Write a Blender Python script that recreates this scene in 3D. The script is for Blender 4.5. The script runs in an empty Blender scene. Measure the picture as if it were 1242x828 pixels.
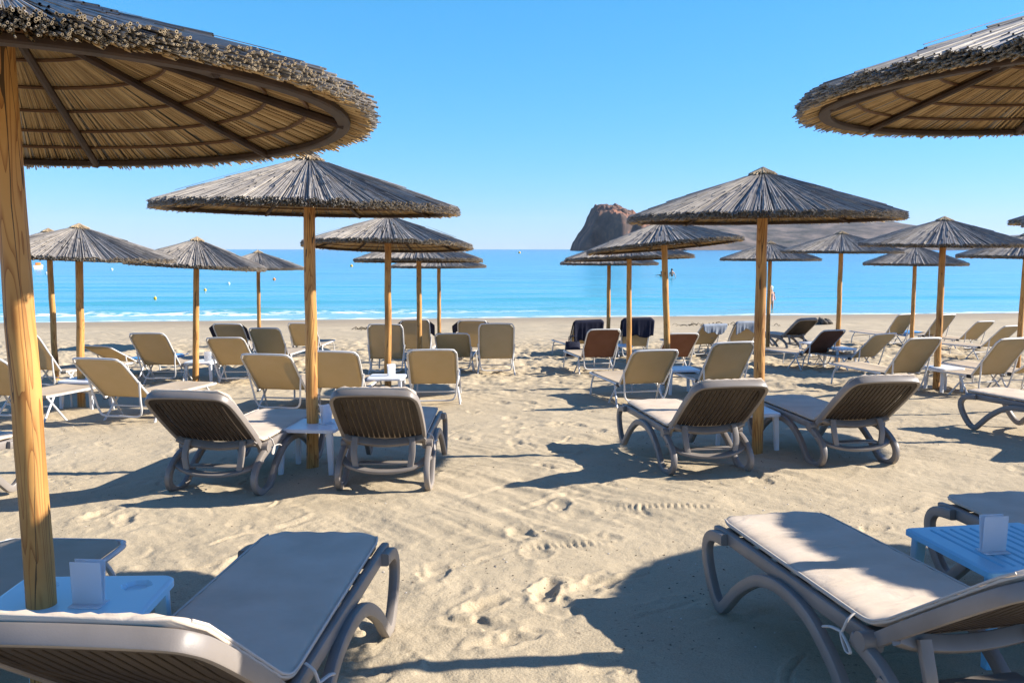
import bpy, bmesh, math, random
import numpy as np
from mathutils import Vector, Matrix, Euler
R = math.radians
random.seed(7); rng = np.random.default_rng(7)
SC = bpy.context.scene
COL = SC.collection

# ------------------------------------------------------------------ camera, sky, sun, exposure
CAM_H = 1.6
cam_d = bpy.data.cameras.new("camera"); cam = bpy.data.objects.new("camera", cam_d); COL.objects.link(cam)
cam.location = (0, 0, CAM_H); cam.rotation_euler = (R(90 - 5.81), 0, 0)
cam_d.sensor_width = 36; cam_d.lens = 31.88; cam_d.clip_start = .05; cam_d.clip_end = 60000
SC.camera = cam
SUN_EL, SUN_AZ = 27.8, 86.0
w = bpy.data.worlds.new("World"); SC.world = w; w.use_nodes = True
nt = w.node_tree; bg = nt.nodes['Background']
sky = nt.nodes.new('ShaderNodeTexSky'); sky.sky_type = 'NISHITA'; sky.sun_disc = False
sky.sun_elevation = R(SUN_EL); sky.sun_rotation = R(SUN_AZ)
sky.altitude = 0; sky.air_density = 1.0; sky.dust_density = 0.0; sky.ozone_density = 10
# colour response of the camera to the clear sky: green rises more slowly, red a little lower
sep = nt.nodes.new('ShaderNodeSeparateColor'); com = nt.nodes.new('ShaderNodeCombineColor'); nt.links.new(sky.outputs[0], sep.inputs[0])
for ch, (gain, pw) in enumerate(((.66, 1.10), (1.54, .62), (1.10, 1.0))):
    a_ = nt.nodes.new('ShaderNodeMath'); a_.operation = 'POWER'; a_.inputs[1].default_value = pw; nt.links.new(sep.outputs[ch], a_.inputs[0])
    b_ = nt.nodes.new('ShaderNodeMath'); b_.operation = 'MULTIPLY'; b_.inputs[1].default_value = gain; nt.links.new(a_.outputs[0], b_.inputs[0])
    nt.links.new(b_.outputs[0], com.inputs[ch])
# ... near the horizon only; overhead the sky keeps its own deeper blue
up = nt.nodes.new('ShaderNodeTexCoord'); uz = nt.nodes.new('ShaderNodeSeparateXYZ'); nt.links.new(up.outputs['Generated'], uz.inputs[0])
mr = nt.nodes.new('ShaderNodeMapRange'); mr.inputs['From Min'].default_value = .30; mr.inputs['From Max'].default_value = .55; nt.links.new(uz.outputs['Z'], mr.inputs['Value'])
hi = nt.nodes.new('ShaderNodeMix'); hi.data_type = 'RGBA'; hi.blend_type = 'MULTIPLY'; hi.inputs['Factor'].default_value = 1; hi.inputs['B'].default_value = (1.08, 1.06, 1.05, 1); nt.links.new(sky.outputs[0], hi.inputs['A'])
ms_ = nt.nodes.new('ShaderNodeMix'); ms_.data_type = 'RGBA'; nt.links.new(mr.outputs[0], ms_.inputs['Factor']); nt.links.new(com.outputs[0], ms_.inputs['A']); nt.links.new(hi.outputs['Result'], ms_.inputs['B'])
nt.links.new(ms_.outputs['Result'], bg.inputs[0])
bg.inputs[1].default_value = 0.085
sd = bpy.data.lights.new("sun", 'SUN'); sun = bpy.data.objects.new("sun", sd); COL.objects.link(sun)
sd.energy = 4.6; sd.angle = R(.5); sd.color = (1, .92, .81)
sv = Vector((math.sin(R(SUN_AZ)) * math.cos(R(SUN_EL)), math.cos(R(SUN_AZ)) * math.cos(R(SUN_EL)), math.sin(R(SUN_EL))))
sun.rotation_euler = sv.to_track_quat('Z', 'Y').to_euler()
vs = SC.view_settings
vs.view_transform = 'Standard'; vs.look = 'None'; vs.gamma = 1; vs.use_curve_mapping = False
vs.exposure = 1.28
cy = SC.cycles; cy.debug_use_spatial_splits = True; cy.max_bounces = 5; cy.diffuse_bounces = 3; cy.glossy_bounces = 2; cy.transmission_bounces = 4; cy.volume_bounces = 0; cy.transparent_max_bounces = 6

# ------------------------------------------------------------------ helpers
def tag(o, label=None, cat=None, group=None, kind=None):
    if label: o['label'] = label
    if cat: o['category'] = cat
    if group: o['group'] = group
    if kind: o['kind'] = kind
    return o

def empty(name, loc=(0, 0, 0), rot=(0, 0, 0)):
    o = bpy.data.objects.new(name, None); COL.objects.link(o); o.location = loc; o.rotation_euler = rot
    o.empty_display_size = .1
    return o

def mesh_obj(name, verts, faces, mats, parent=None, loc=(0, 0, 0), smooth=True, sharp=40, midx=None):
    me = bpy.data.meshes.new(name)
    me.from_pydata([tuple(v) for v in verts] if not isinstance(verts, list) else verts, [], faces)
    for m in (mats if isinstance(mats, (list, tuple)) else [mats]): me.materials.append(m)
    if midx is not None: me.polygons.foreach_set('material_index', midx)
    if smooth:
        me.polygons.foreach_set('use_smooth', [True] * len(me.polygons))
        if sharp: me.set_sharp_from_angle(angle=R(sharp))
    me.update()
    o = bpy.data.objects.new(name, me); COL.objects.link(o); o.location = loc
    if parent: o.parent = parent
    return o

class MB:
    def __init__(s): s.v = []; s.f = []
    def add(s, v, f):
        n = len(s.v); s.v += [tuple(map(float, p)) for p in v]; s.f += [tuple(i + n for i in q) for q in f]; return s
    def sweep(s, path, prof, closed=False, nrm=(1, 0, 0), caps=True, scales=None):
        """prof: (a,b): a along the (fixed) side vector, b along cross(tangent, side)"""
        P = [Vector(p) for p in path]; n = len(P); m = len(prof); V = []; prev = Vector(nrm)
        for i in range(n):
            t = (P[(i + 1) % n] - P[i - 1]) if closed else (P[min(i + 1, n - 1)] - P[max(i - 1, 0)])
            t.normalize()
            a = prev - t * prev.dot(t)
            if a.length < 1e-5: a = t.orthogonal()
            a.normalize(); prev = a; b = t.cross(a)
            k = scales[i] if scales is not None else 1
            for x, y in prof: V.append(P[i] + a * x * k + b * y * k)
        F = []
        for i in range(n if closed else n - 1):
            j = (i + 1) % n
            for q in range(m): F.append((i * m + q, i * m + (q + 1) % m, j * m + (q + 1) % m, j * m + q))
        if not closed and caps: F.append(tuple(range(m))[::-1]); F.append(tuple((n - 1) * m + q for q in range(m)))
        return s.add(V, F)
    def tube(s, path, r, k=8, closed=False, scales=None, nrm=(1, 0, 0)):
        return s.sweep(path, [(r * math.cos(2 * math.pi * i / k), r * math.sin(2 * math.pi * i / k)) for i in range(k)], closed, nrm, True, scales)
    def box(s, c, d, bev=.006, rot=None, seg=2):
        bm = bmesh.new(); bmesh.ops.create_cube(bm, size=1)
        for v in bm.verts: v.co = Vector((v.co.x * d[0], v.co.y * d[1], v.co.z * d[2]))
        if bev: bmesh.ops.bevel(bm, geom=bm.edges[:], offset=min(bev, min(d) * .45), segments=seg, affect='EDGES', profile=.5)
        M = (rot.to_matrix() if rot else Matrix.Identity(3))
        bm.verts.index_update()
        s.add([M @ v.co + Vector(c) for v in bm.verts], [[v.index for v in f.verts] for f in bm.faces]); bm.free(); return s
    def build(s, name, mat, parent=None, **k): return mesh_obj(name, s.v, s.f, mat, parent, **k)

def cr(pts, n=6, closed=False):
    P = [Vector(p) for p in pts]; out = []; N = len(P)
    for i in range(N if closed else N - 1):
        if closed: a, b, c, d = P[i - 1], P[i], P[(i + 1) % N], P[(i + 2) % N]
        else: a, b, c, d = P[max(i - 1, 0)], P[i], P[i + 1], P[min(i + 2, N - 1)]
        for k in range(n):
            t = k / n
            out.append(.5 * ((2 * b) + (c - a) * t + (2 * a - 5 * b + 4 * c - d) * t * t + (3 * b - a - 3 * c + d) * t ** 3))
    if not closed: out.append(P[-1])
    return out

def rrect(a, b, r, n=3):
    o = []
    for cx, cy, s in ((a - r, b - r, 0), (-a + r, b - r, 90), (-a + r, -b + r, 180), (a - r, -b + r, 270)):
        for k in range(n + 1):
            t = R(s + 90 * k / n); o.append((cx + r * math.cos(t), cy + r * math.sin(t)))
    return o

def copy_tree(o, parent=None):
    c = o.copy(); COL.objects.link(c); c.parent = parent
    for ch in list(o.children):
        if not ch.name.startswith('pole'): copy_tree(ch, c)
    return c

def vnoise(x, y, seed=0, n=256):
    g = np.random.default_rng(seed).random((n, n))
    xi = np.floor(x).astype(int); yi = np.floor(y).astype(int); fx = x - xi; fy = y - yi
    fx = fx * fx * fx * (fx * (fx * 6 - 15) + 10); fy = fy * fy * fy * (fy * (fy * 6 - 15) + 10)
    a = g[xi % n, yi % n]; b = g[(xi + 1) % n, yi % n]; c = g[xi % n, (yi + 1) % n]; d = g[(xi + 1) % n, (yi + 1) % n]
    return (a * (1 - fx) + b * fx) * (1 - fy) + (c * (1 - fx) + d * fx) * fy - .5
def fbm(x, y, seed=0, o=4, g=.5):
    r = 0; a = 1.
    for k in range(o): r = r + a * vnoise(x * 2 ** k + 13.7 * k, y * 2 ** k - 7.1 * k, seed + k); a *= g
    return r

# ------------------------------------------------------------------ materials
def mat(name, col=(.5, .5, .5), rough=.6, spec=.5, metal=0, var=None, scale=8, bump=0, bscale=60, stretch=(1, 1, 1), sss=0, island=0, detail=5):
    """procedural principled material: noise between col and var, optional bump, optional per-island tint"""
    m = bpy.data.materials.new(name); m.use_nodes = True; t = m.node_tree; N = t.nodes; L = t.links
    p = N['Principled BSDF']; p.inputs['Base Color'].default_value = (*col, 1); p.inputs['Roughness'].default_value = rough
    p.inputs['Specular IOR Level'].default_value = spec; p.inputs['Metallic'].default_value = metal
    tc = N.new('ShaderNodeTexCoord'); mp = N.new('ShaderNodeMapping'); mp.inputs['Scale'].default_value = stretch
    L.new(tc.outputs['Object'], mp.inputs[0]); src = None
    if var:
        nz = N.new('ShaderNodeTexNoise'); nz.inputs['Scale'].default_value = scale; nz.inputs['Detail'].default_value = detail
        L.new(mp.outputs[0], nz.inputs['Vector'])
        rp = N.new('ShaderNodeValToRGB'); rp.color_ramp.elements[0].position = .32; rp.color_ramp.elements[1].position = .68
        rp.color_ramp.elements[0].color = (*col, 1); rp.color_ramp.elements[1].color = (*var, 1)
        L.new(nz.outputs['Fac'], rp.inputs[0]); src = rp.outputs[0]; L.new(src, p.inputs['Base Color'])
    if bump:
        n2 = N.new('ShaderNodeTexNoise'); n2.inputs['Scale'].default_value = bscale; n2.inputs['Detail'].default_value = 6
        L.new(mp.outputs[0], n2.inputs['Vector'])
        b = N.new('ShaderNodeBump'); b.inputs['Strength'].default_value = bump; b.inputs['Distance'].default_value = .01
        L.new(n2.outputs['Fac'], b.inputs['Height']); L.new(b.outputs[0], p.inputs['Normal'])
    return m

def reed_mat(name, cols, rough=.5, spec=.5, bump=.3, lscale=14):
    m = bpy.data.materials.new(name); m.use_nodes = True; t = m.node_tree; N = t.nodes; L = t.links; p = N['Principled BSDF']
    p.inputs['Roughness'].default_value = rough; p.inputs['Specular IOR Level'].default_value = spec
    g = N.new('ShaderNodeNewGeometry'); rp = N.new('ShaderNodeValToRGB'); e = rp.color_ramp.elements
    e[0].color = (*cols[0], 1); e[1].color = (*cols[-1], 1); e[1].position = 1
    for i, c in enumerate(cols[1:-1]): x = e.new((i + 1) / (len(cols) - 1)); x.color = (*c, 1)
    tc = N.new('ShaderNodeTexCoord'); nz = N.new('ShaderNodeTexNoise'); nz.inputs['Scale'].default_value = lscale; nz.inputs['Detail'].default_value = 4
    L.new(tc.outputs['Object'], nz.inputs['Vector'])
    a = N.new('ShaderNodeMath'); a.operation = 'MULTIPLY_ADD'; a.inputs[1].default_value = .7; L.new(nz.outputs['Fac'], a.inputs[0])
    b = N.new('ShaderNodeMath'); b.operation = 'MULTIPLY_ADD'; b.inputs[1].default_value = .65; b.inputs[2].default_value = -.18
    L.new(g.outputs['Random Per Island'], b.inputs[0]); L.new(b.outputs[0], a.inputs[2]); L.new(a.outputs[0], rp.inputs[0])
    L.new(rp.outputs[0], p.inputs['Base Color'])
    return m

def wood_mat(name, a, b, c):
    m = bpy.data.materials.new(name); m.use_nodes = True; t = m.node_tree; N = t.nodes; L = t.links; p = N['Principled BSDF']
    p.inputs['Roughness'].default_value = .55; p.inputs['Specular IOR Level'].default_value = .35
    tc = N.new('ShaderNodeTexCoord'); oi = N.new('ShaderNodeObjectInfo')
    off = N.new('ShaderNodeVectorMath'); off.operation = 'MULTIPLY_ADD'; off.inputs[1].default_value = (31, 17, 53)
    L.new(oi.outputs['Random'], off.inputs[0]); L.new(tc.outputs['Object'], off.inputs[2])
    mp = N.new('ShaderNodeMapping'); mp.inputs['Scale'].default_value = (1, 1, .09); L.new(off.outputs[0], mp.inputs[0])
    nz = N.new('ShaderNodeTexNoise'); nz.inputs['Scale'].default_value = 9; nz.inputs['Detail'].default_value = 2.5; nz.inputs['Distortion'].default_value = .6
    L.new(mp.outputs[0], nz.inputs['Vector'])
    ml = N.new('ShaderNodeMath'); ml.operation = 'MULTIPLY'; ml.inputs[1].default_value = 15; L.new(nz.outputs['Fac'], ml.inputs[0])
    fr = N.new('ShaderNodeMath'); fr.operation = 'FRACT'; L.new(ml.outputs[0], fr.inputs[0])
    rp = N.new('ShaderNodeValToRGB'); e = rp.color_ramp.elements
    e[0].color = (*a, 1); e[0].position = 0; e[1].color = (*b, 1); e[1].position = 1
    x = e.new(.55); x.color = (*a, 1); x = e.new(.9); x.color = (*c, 1)
    L.new(fr.outputs[0], rp.inputs[0])
    n3 = N.new('ShaderNodeTexNoise'); n3.inputs['Scale'].default_value = 2.2; n3.inputs['Detail'].default_value = 5; L.new(off.outputs[0], n3.inputs['Vector'])
    mx = N.new('ShaderNodeMix'); mx.data_type = 'RGBA'; mx.blend_type = 'MULTIPLY'; mx.inputs['B'].default_value = (.62, .56, .5, 1)
    r3 = N.new('ShaderNodeValToRGB'); r3.color_ramp.elements[0].position = .45; r3.color_ramp.elements[1].position = .72; L.new(n3.outputs['Fac'], r3.inputs[0])
    L.new(r3.outputs[0], mx.inputs['Factor']); L.new(rp.outputs[0], mx.inputs['A'])
    # drying cracks: thin dark lines running up the pole
    mp2 = N.new('ShaderNodeMapping'); mp2.inputs['Scale'].default_value = (1, 1, .035); L.new(off.outputs[0], mp2.inputs[0])
    vo = N.new('ShaderNodeTexNoise'); vo.inputs['Scale'].default_value = 16; vo.inputs['Detail'].default_value = 1; L.new(mp2.outputs[0], vo.inputs['Vector'])
    ab = N.new('ShaderNodeMath'); ab.operation = 'SUBTRACT'; ab.inputs[1].default_value = .5; L.new(vo.outputs['Fac'], ab.inputs[0])
    ab2 = N.new('ShaderNodeMath'); ab2.operation = 'ABSOLUTE'; L.new(ab.outputs[0], ab2.inputs[0])
    lt = N.new('ShaderNodeMath'); lt.operation = 'LESS_THAN'; lt.inputs[1].default_value = .006; L.new(ab2.outputs[0], lt.inputs[0])
    mx2 = N.new('ShaderNodeMix'); mx2.data_type = 'RGBA'; mx2.inputs['B'].default_value = (.09, .05, .02, 1)
    L.new(lt.outputs[0], mx2.inputs['Factor']); L.new(mx.outputs['Result'], mx2.inputs['A'])
    L.new(mx2.outputs['Result'], p.inputs['Base Color'])
    bp = N.new('ShaderNodeBump'); bp.inputs['Strength'].default_value = .25; bp.inputs['Distance'].default_value = .004
    L.new(fr.outputs[0], bp.inputs['Height']); L.new(bp.outputs[0], p.inputs['Normal'])
    return m

def fabric_mat(name, col, var, transl=.35, tint=None):
    m = bpy.data.materials.new(name); m.use_nodes = True; t = m.node_tree; N = t.nodes; L = t.links; p = N['Principled BSDF']
    p.inputs['Roughness'].default_value = .85; p.inputs['Specular IOR Level'].default_value = .2
    tc = N.new('ShaderNodeTexCoord'); nz = N.new('ShaderNodeTexNoise'); nz.inputs['Scale'].default_value = 5; nz.inputs['Detail'].default_value = 6
    L.new(tc.outputs['Object'], nz.inputs['Vector'])
    rp = N.new('ShaderNodeValToRGB'); rp.color_ramp.elements[0].color = (*col, 1); rp.color_ramp.elements[1].color = (*var, 1)
    rp.color_ramp.elements[0].position = .35; rp.color_ramp.elements[1].position = .7
    L.new(nz.outputs['Fac'], rp.inputs[0]); L.new(rp.outputs[0], p.inputs['Base Color'])
    n2 = N.new('ShaderNodeTexNoise'); n2.inputs['Scale'].default_value = 900; n2.inputs['Detail'].default_value = 1; L.new(tc.outputs['Object'], n2.inputs['Vector'])
    bp = N.new('ShaderNodeBump'); bp.inputs['Strength'].default_value = .2; bp.inputs['Distance'].default_value = .002
    L.new(n2.outputs['Fac'], bp.inputs['Height']); L.new(bp.outputs[0], p.inputs['Normal'])
    if transl:
        tr = N.new('ShaderNodeBsdfTranslucent'); ms = N.new('ShaderNodeMixShader'); ms.inputs[0].default_value = transl
        if tint: tr.inputs['Color'].default_value = (*tint, 1)
        else: L.new(rp.outputs[0], tr.inputs['Color'])
        L.new(p.outputs[0], ms.inputs[1]); L.new(tr.outputs[0], ms.inputs[2])
        L.new(ms.outputs[0], N['Material Output'].inputs['Surface'])
    return m

M = dict(
    thatch=reed_mat('weathered_reed', [(.06, .055, .053), (.18, .162, .145), (.34, .305, .26), (.54, .48, .40)], .42, .55),
    cut=reed_mat('cut_reed_end', [(.10, .075, .045), (.28, .21, .125), (.46, .37, .24)], .7, .3),
    straw=reed_mat('straw_underside', [(.19, .11, .045), (.40, .26, .115), (.52, .36, .17), (.62, .46, .24)], .55, .4),
    rib=mat('dark_wood', (.024, .012, .007), .6, .4, var=(.055, .028, .015), scale=12, stretch=(1, 1, 1)),
    hoop=mat('cane_hoop', (.09, .042, .018), .6, .3, var=(.14, .07, .03), scale=10),
    cap=reed_mat('straw_cap', [(.35, .25, .14), (.6, .46, .28)], .7, .3),
    pole=wood_mat('pine_pole', (.56, .295, .085), (.27, .11, .027), (.40, .18, .045)),
    resin=mat('taupe_resin', (.185, .160, .138), .45, .5, var=(.25, .218, .19), scale=4, bump=.05, bscale=260),
    slat=mat('dark_slat', (.022, .014, .009), .6, .4, var=(.045, .031, .020), scale=6, stretch=(1, 1, .2)),
    cush=fabric_mat('cream_cushion', (.60, .49, .375), (.66, .555, .44), 0),
    piping=mat('cushion_piping', (.55, .49, .42), .8, .2),
    alu=mat('white_tube', (.66, .65, .63), .35, .5, var=(.50, .48, .45), scale=4),
    tan=fabric_mat('tan_sling', (.50, .405, .255), (.56, .455, .30), .42, (.54, .40, .19)),
    seat_fab=fabric_mat('tan_seat', (.52, .42, .30), (.58, .48, .36), .2),
    brown=fabric_mat('brown_sling', (.18, .085, .052), (.23, .115, .072), .3, (.26, .11, .06)),
    black=mat('black_joint', (.015, .015, .016), .5),
    white=mat('white_plastic', (.72, .74, .76), .35, .5, var=(.66, .67, .68), scale=3),
    pale=mat('shade_blue_white_plastic', (.50, .78, .88), .3, .5, var=(.44, .72, .84), scale=3),  # white plastic, with the blue of open shade painted into its base colour
    blue=mat('blue_plastic', (.26, .57, .74), .35, .5, var=(.21, .50, .68), scale=4),
    tie=mat('white_tie', (.55, .50, .44), .8),
    navy=fabric_mat('navy_towel', (.012, .014, .030), (.022, .024, .045), 0),
    greyblue=fabric_mat('grey_blue_towel', (.16, .20, .27), (.30, .34, .40), 0),
    bluet=fabric_mat('blue_towel', (.05, .20, .42), (.08, .28, .52), 0),
)
m = bpy.data.materials.new('acrylic_card'); m.use_nodes = True; p = m.node_tree.nodes['Principled BSDF']
p.inputs['Base Color'].default_value = (.80, .84, .88, 1); p.inputs['Roughness'].default_value = .12; p.inputs['Transmission Weight'].default_value = .35
p.inputs['IOR'].default_value = 1.1; M['acrylic'] = m

def sand_material():
    m = bpy.data.materials.new('sand'); m.use_nodes = True; t = m.node_tree; N = t.nodes; L = t.links; p = N['Principled BSDF']
    p.inputs['Specular IOR Level'].default_value = .2
    g = N.new('ShaderNodeNewGeometry'); sx = N.new('ShaderNodeSeparateXYZ'); L.new(g.outputs['Position'], sx.inputs[0])
    def noise(s, d=6, dist=0):
        n = N.new('ShaderNodeTexNoise'); n.inputs['Scale'].default_value = s; n.inputs['Detail'].default_value = d; n.inputs['Distortion'].default_value = dist
        L.new(g.outputs['Position'], n.inputs['Vector']); return n.outputs['Fac']
    def mth(op, a, b, c=None):
        n = N.new('ShaderNodeMath'); n.operation = op
        for i, q in enumerate((a, b, c)):
            if q is None: continue
            if isinstance(q, (int, float)): n.inputs[i].default_value = q
            else: L.new(q, n.inputs[i])
        return n.outputs[0]
    def ramp(f, p0, c0, p1, c1):
        r = N.new('ShaderNodeValToRGB'); r.color_ramp.elements[0].position = p0; r.color_ramp.elements[1].position = p1
        r.color_ramp.elements[0].color = (*c0, 1); r.color_ramp.elements[1].color = (*c1, 1); L.new(f, r.inputs[0]); return r.outputs[0]
    def mix(f, a, b, bt='MIX'):
        n = N.new('ShaderNodeMix'); n.data_type = 'RGBA'; n.blend_type = bt
        for k, q in (('Factor', f), ('A', a), ('B', b)):
            if isinstance(q, tuple): n.inputs[k].default_value = (*q, 1)
            elif isinstance(q, (int, float)): n.inputs[k].default_value = q
            else: L.new(q, n.inputs[k])
        return n.outputs['Result']
    dry = ramp(noise(1.1, 8), .3, (.445, .365, .245), .7, (.51, .42, .285))
    grain = ramp(noise(170, 3), .35, (.78, .77, .76), .6, (1, 1, 1))
    c = mix(1.0, dry, grain, 'MULTIPLY')
    # darker organic flecks in drifts
    fl = mth('MULTIPLY', ramp(noise(38, 3), .655, (0, 0, 0), .69, (1, 1, 1)), ramp(noise(1.6, 4), .47, (0, 0, 0), .62, (1, 1, 1)))
    c = mix(mth('MULTIPLY', fl, .75), c, (.12, .085, .055))
    # damp band by the water
    d = mth('ADD', mth('ADD', mth('MULTIPLY_ADD', sx.outputs['X'], -.13, -36.5), sx.outputs['Y']), mth('MULTIPLY', noise(.35, 4), 2.4))
    wet = ramp(mth('MULTIPLY_ADD', d, .1, .5), .10, (0, 0, 0), .42, (1, 1, 1))
    c = mix(mth('MULTIPLY', wet, .55), c, (.27, .20, .125))
    L.new(c, p.inputs['Base Color'])
    L.new(mth('MULTIPLY_ADD', wet, -.3, .95), p.inputs['Roughness'])
    h = mth('ADD', mth('MULTIPLY', noise(14, 6), 1.0), mth('MULTIPLY', noise(90, 4), .35))
    b = N.new('ShaderNodeBump'); b.inputs['Strength'].default_value = .42; b.inputs['Distance'].default_value = .02
    L.new(h, b.inputs['Height']); L.new(b.outputs[0], p.inputs['Normal'])
    return m
def wrinkled(m):
    # broad soft creases and a dusting of sand on the cushions
    t = m.node_tree; N = t.nodes; L = t.links; p = N['Principled BSDF']; old = p.inputs['Normal'].links[0].from_node
    tc = N.new('ShaderNodeTexCoord'); mp = N.new('ShaderNodeMapping'); mp.inputs['Scale'].default_value = (3.2, 9, 9); L.new(tc.outputs['Object'], mp.inputs[0])
    n = N.new('ShaderNodeTexNoise'); n.inputs['Scale'].default_value = 1.3; n.inputs['Detail'].default_value = 5; n.inputs['Distortion'].default_value = 1.4; L.new(mp.outputs[0], n.inputs['Vector'])
    b = N.new('ShaderNodeBump'); b.inputs['Strength'].default_value = .5; b.inputs['Distance'].default_value = .012; L.new(n.outputs['Fac'], b.inputs['Height'])
    L.new(b.outputs[0], old.inputs['Normal'])
    d = N.new('ShaderNodeTexNoise'); d.inputs['Scale'].default_value = 3.1; d.inputs['Detail'].default_value = 8; L.new(tc.outputs['Object'], d.inputs['Vector'])
    r = N.new('ShaderNodeValToRGB'); r.color_ramp.elements[0].position = .52; r.color_ramp.elements[1].position = .75; L.new(d.outputs['Fac'], r.inputs[0])
    src = p.inputs['Base Color'].links[0].from_socket; mx = N.new('ShaderNodeMix'); mx.data_type = 'RGBA'; mx.inputs['B'].default_value = (.47, .385, .29, 1)
    mu = N.new('ShaderNodeMath'); mu.operation = 'MULTIPLY'; mu.inputs[1].default_value = .6; L.new(r.outputs[0], mu.inputs[0])
    L.new(mu.outputs[0], mx.inputs['Factor']); L.new(src, mx.inputs['A']); L.new(mx.outputs['Result'], p.inputs['Base Color'])
wrinkled(M['cush'])
M['sand'] = sand_material()

SEA_Z = CAM_H - 2.72
def sea_material():
    m = bpy.data.materials.new('sea_water'); m.use_nodes = True; t = m.node_tree; N = t.nodes; L = t.links; p = N['Principled BSDF']
    p.inputs['IOR'].default_value = 1.33
    g = N.new('ShaderNodeNewGeometry'); sx = N.new('ShaderNodeSeparateXYZ'); L.new(g.outputs['Position'], sx.inputs[0])
    def mth(op, a, b, c=None, clamp=False):
        n = N.new('ShaderNodeMath'); n.operation = op; n.use_clamp = clamp
        for i, q in enumerate((a, b, c)):
            if q is None: continue
            if isinstance(q, (int, float)): n.inputs[i].default_value = q
            else: L.new(q, n.inputs[i])
        return n.outputs[0]
    def noise(sc, s, d=4, dist=0):
        mp = N.new('ShaderNodeMapping'); mp.inputs['Scale'].default_value = sc; L.new(g.outputs['Position'], mp.inputs[0])
        n = N.new('ShaderNodeTexNoise'); n.inputs['Scale'].default_value = s; n.inputs['Detail'].default_value = d; n.inputs['Distortion'].default_value = dist
        L.new(mp.outputs[0], n.inputs['Vector']); return n.outputs['Fac']
    def ramp(f, els):
        r = N.new('ShaderNodeValToRGB'); e = r.color_ramp.elements
        e[0].position, e[0].color = els[0][0], (*els[0][1], 1); e[1].position, e[1].color = els[-1][0], (*els[-1][1], 1)
        for q, c in els[1:-1]: x = e.new(q); x.color = (*c, 1)
        L.new(f, r.inputs[0]); return r.outputs[0]
    d = mth('ADD', mth('MULTIPLY_ADD', sx.outputs['X'], -.13, -36.5), sx.outputs['Y'])
    dl = mth('MULTIPLY', mth('LOGARITHM', mth('MAXIMUM', mth('ADD', d, 2.0), 1.0), 10), .25)      # 0..1 over four decades of metres
    col = ramp(dl, [(0, (.26, .43, .42)), (.16, (.13, .41, .45)), (.36, (.05, .36, .45)), (.58, (.014, .23, .385)), (.85, (.005, .14, .32))])
    patch = ramp(noise((.14, .6, 1), .10, 5, .6), [(.36, (.76, .84, .88)), (.62, (1, 1, 1))])
    mx = N.new('ShaderNodeMix'); mx.data_type = 'RGBA'; mx.blend_type = 'MULTIPLY'; mx.inputs['Factor'].default_value = .8
    L.new(col, mx.inputs['A']); L.new(patch, mx.inputs['B'])
    # foam: a broken line of surf, strong to the left, thin to the right
    fx = mth('MULTIPLY_ADD', sx.outputs['X'], -.040, .32, True)
    wob = mth('MULTIPLY', mth('SUBTRACT', noise((1, 0, 0), .22, 3), .5), 3.0)
    dd = mth('ADD', d, wob)
    band = mth('SUBTRACT', 1.0, mth('MULTIPLY', mth('ABSOLUTE', mth('SUBTRACT', dd, 3.0), 0), 1.0), None, True)
    f1 = mth('MULTIPLY', mth('MULTIPLY', band, fx), mth('MULTIPLY_ADD', noise((1, 1.6, 1), 2.2, 6), 4.6, -1.9, True))
    edge = mth('SUBTRACT', 1.0, mth('MULTIPLY', mth('ABSOLUTE', mth('ADD', dd, .1), 0), 1.6), None, True)
    f2 = mth('MULTIPLY', edge, mth('MULTIPLY_ADD', noise((1, 1, 1), 1.3, 5), 3.4, -1.05, True))
    wash = mth('MULTIPLY', mth('SUBTRACT', 1.0, mth('MULTIPLY', mth('ABSOLUTE', mth('SUBTRACT', dd, 1.4), 0), .55), None, True), .30)
    foam = mth('MAXIMUM', mth('MAXIMUM', mth('MULTIPLY', f1, 2.4, None, True), mth('MULTIPLY', f2, 1.2, None, True)), mth('MULTIPLY', wash, fx))
    m2 = N.new('ShaderNodeMix'); m2.data_type = 'RGBA'; m2.inputs['B'].default_value = (.80, .82, .82, 1)
    L.new(foam, m2.inputs['Factor']); L.new(mx.outputs['Result'], m2.inputs['A']); L.new(m2.outputs['Result'], p.inputs['Base Color'])
    L.new(mth('MULTIPLY_ADD', foam, .6, .16), p.inputs['Roughness'])
    h = mth('ADD', mth('MULTIPLY', noise((.35, 1, 1), 1.1, 6, .3), 1.0), mth('MULTIPLY', noise((.5, 1, 1), .16, 4, .4), 2.2))
    b = N.new('ShaderNodeBump'); b.inputs['Strength'].default_value = .32; b.inputs['Distance'].default_value = .3
    L.new(h, b.inputs['Height']); L.new(b.outputs[0], p.inputs['Normal'])
    return m
M['sea'] = sea_material()

# ------------------------------------------------------------------ ground
DD = [-60, 0, 3, 7, 11, 14, 16, 20, 25, 32, 36.5, 45, 80, 200]
HH = [1.50, 1.56, 1.58, 1.72, 1.93, 2.08, 2.19, 2.35, 2.5, 2.64, 2.73, 3.0, 4.5, 6]
FEET = []
r_ = np.random.default_rng(21)
for _ in range(620):
    y = 1.5 + 24 * r_.random() ** 1.3; x = r_.normal(0, .55 + .42 * y)
    FEET.append((x, y, r_.uniform(0, 6.28), r_.uniform(.7, 1.15), r_.uniform(.15, 1) ** 1.5))
for t in np.arange(2.6, 9, .62):      # a walked line up the aisle
    FEET.append((.25 + .13 * (-1) ** int(t / .36) - .02 * t + r_.normal(0, .03), 2.6 + t, 1.57 + r_.normal(0, .25), r_.uniform(.8, 1), r_.uniform(.3, .9)))
FEET += [(.17, 4.2, 1.25, .85, 1.7), (.40, 4.3, .9, 1.1, .9), (-.02, 3.55, .5, .9, 1.1), (-.55, 3.3, .4, 1, 1.2)]
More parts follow.
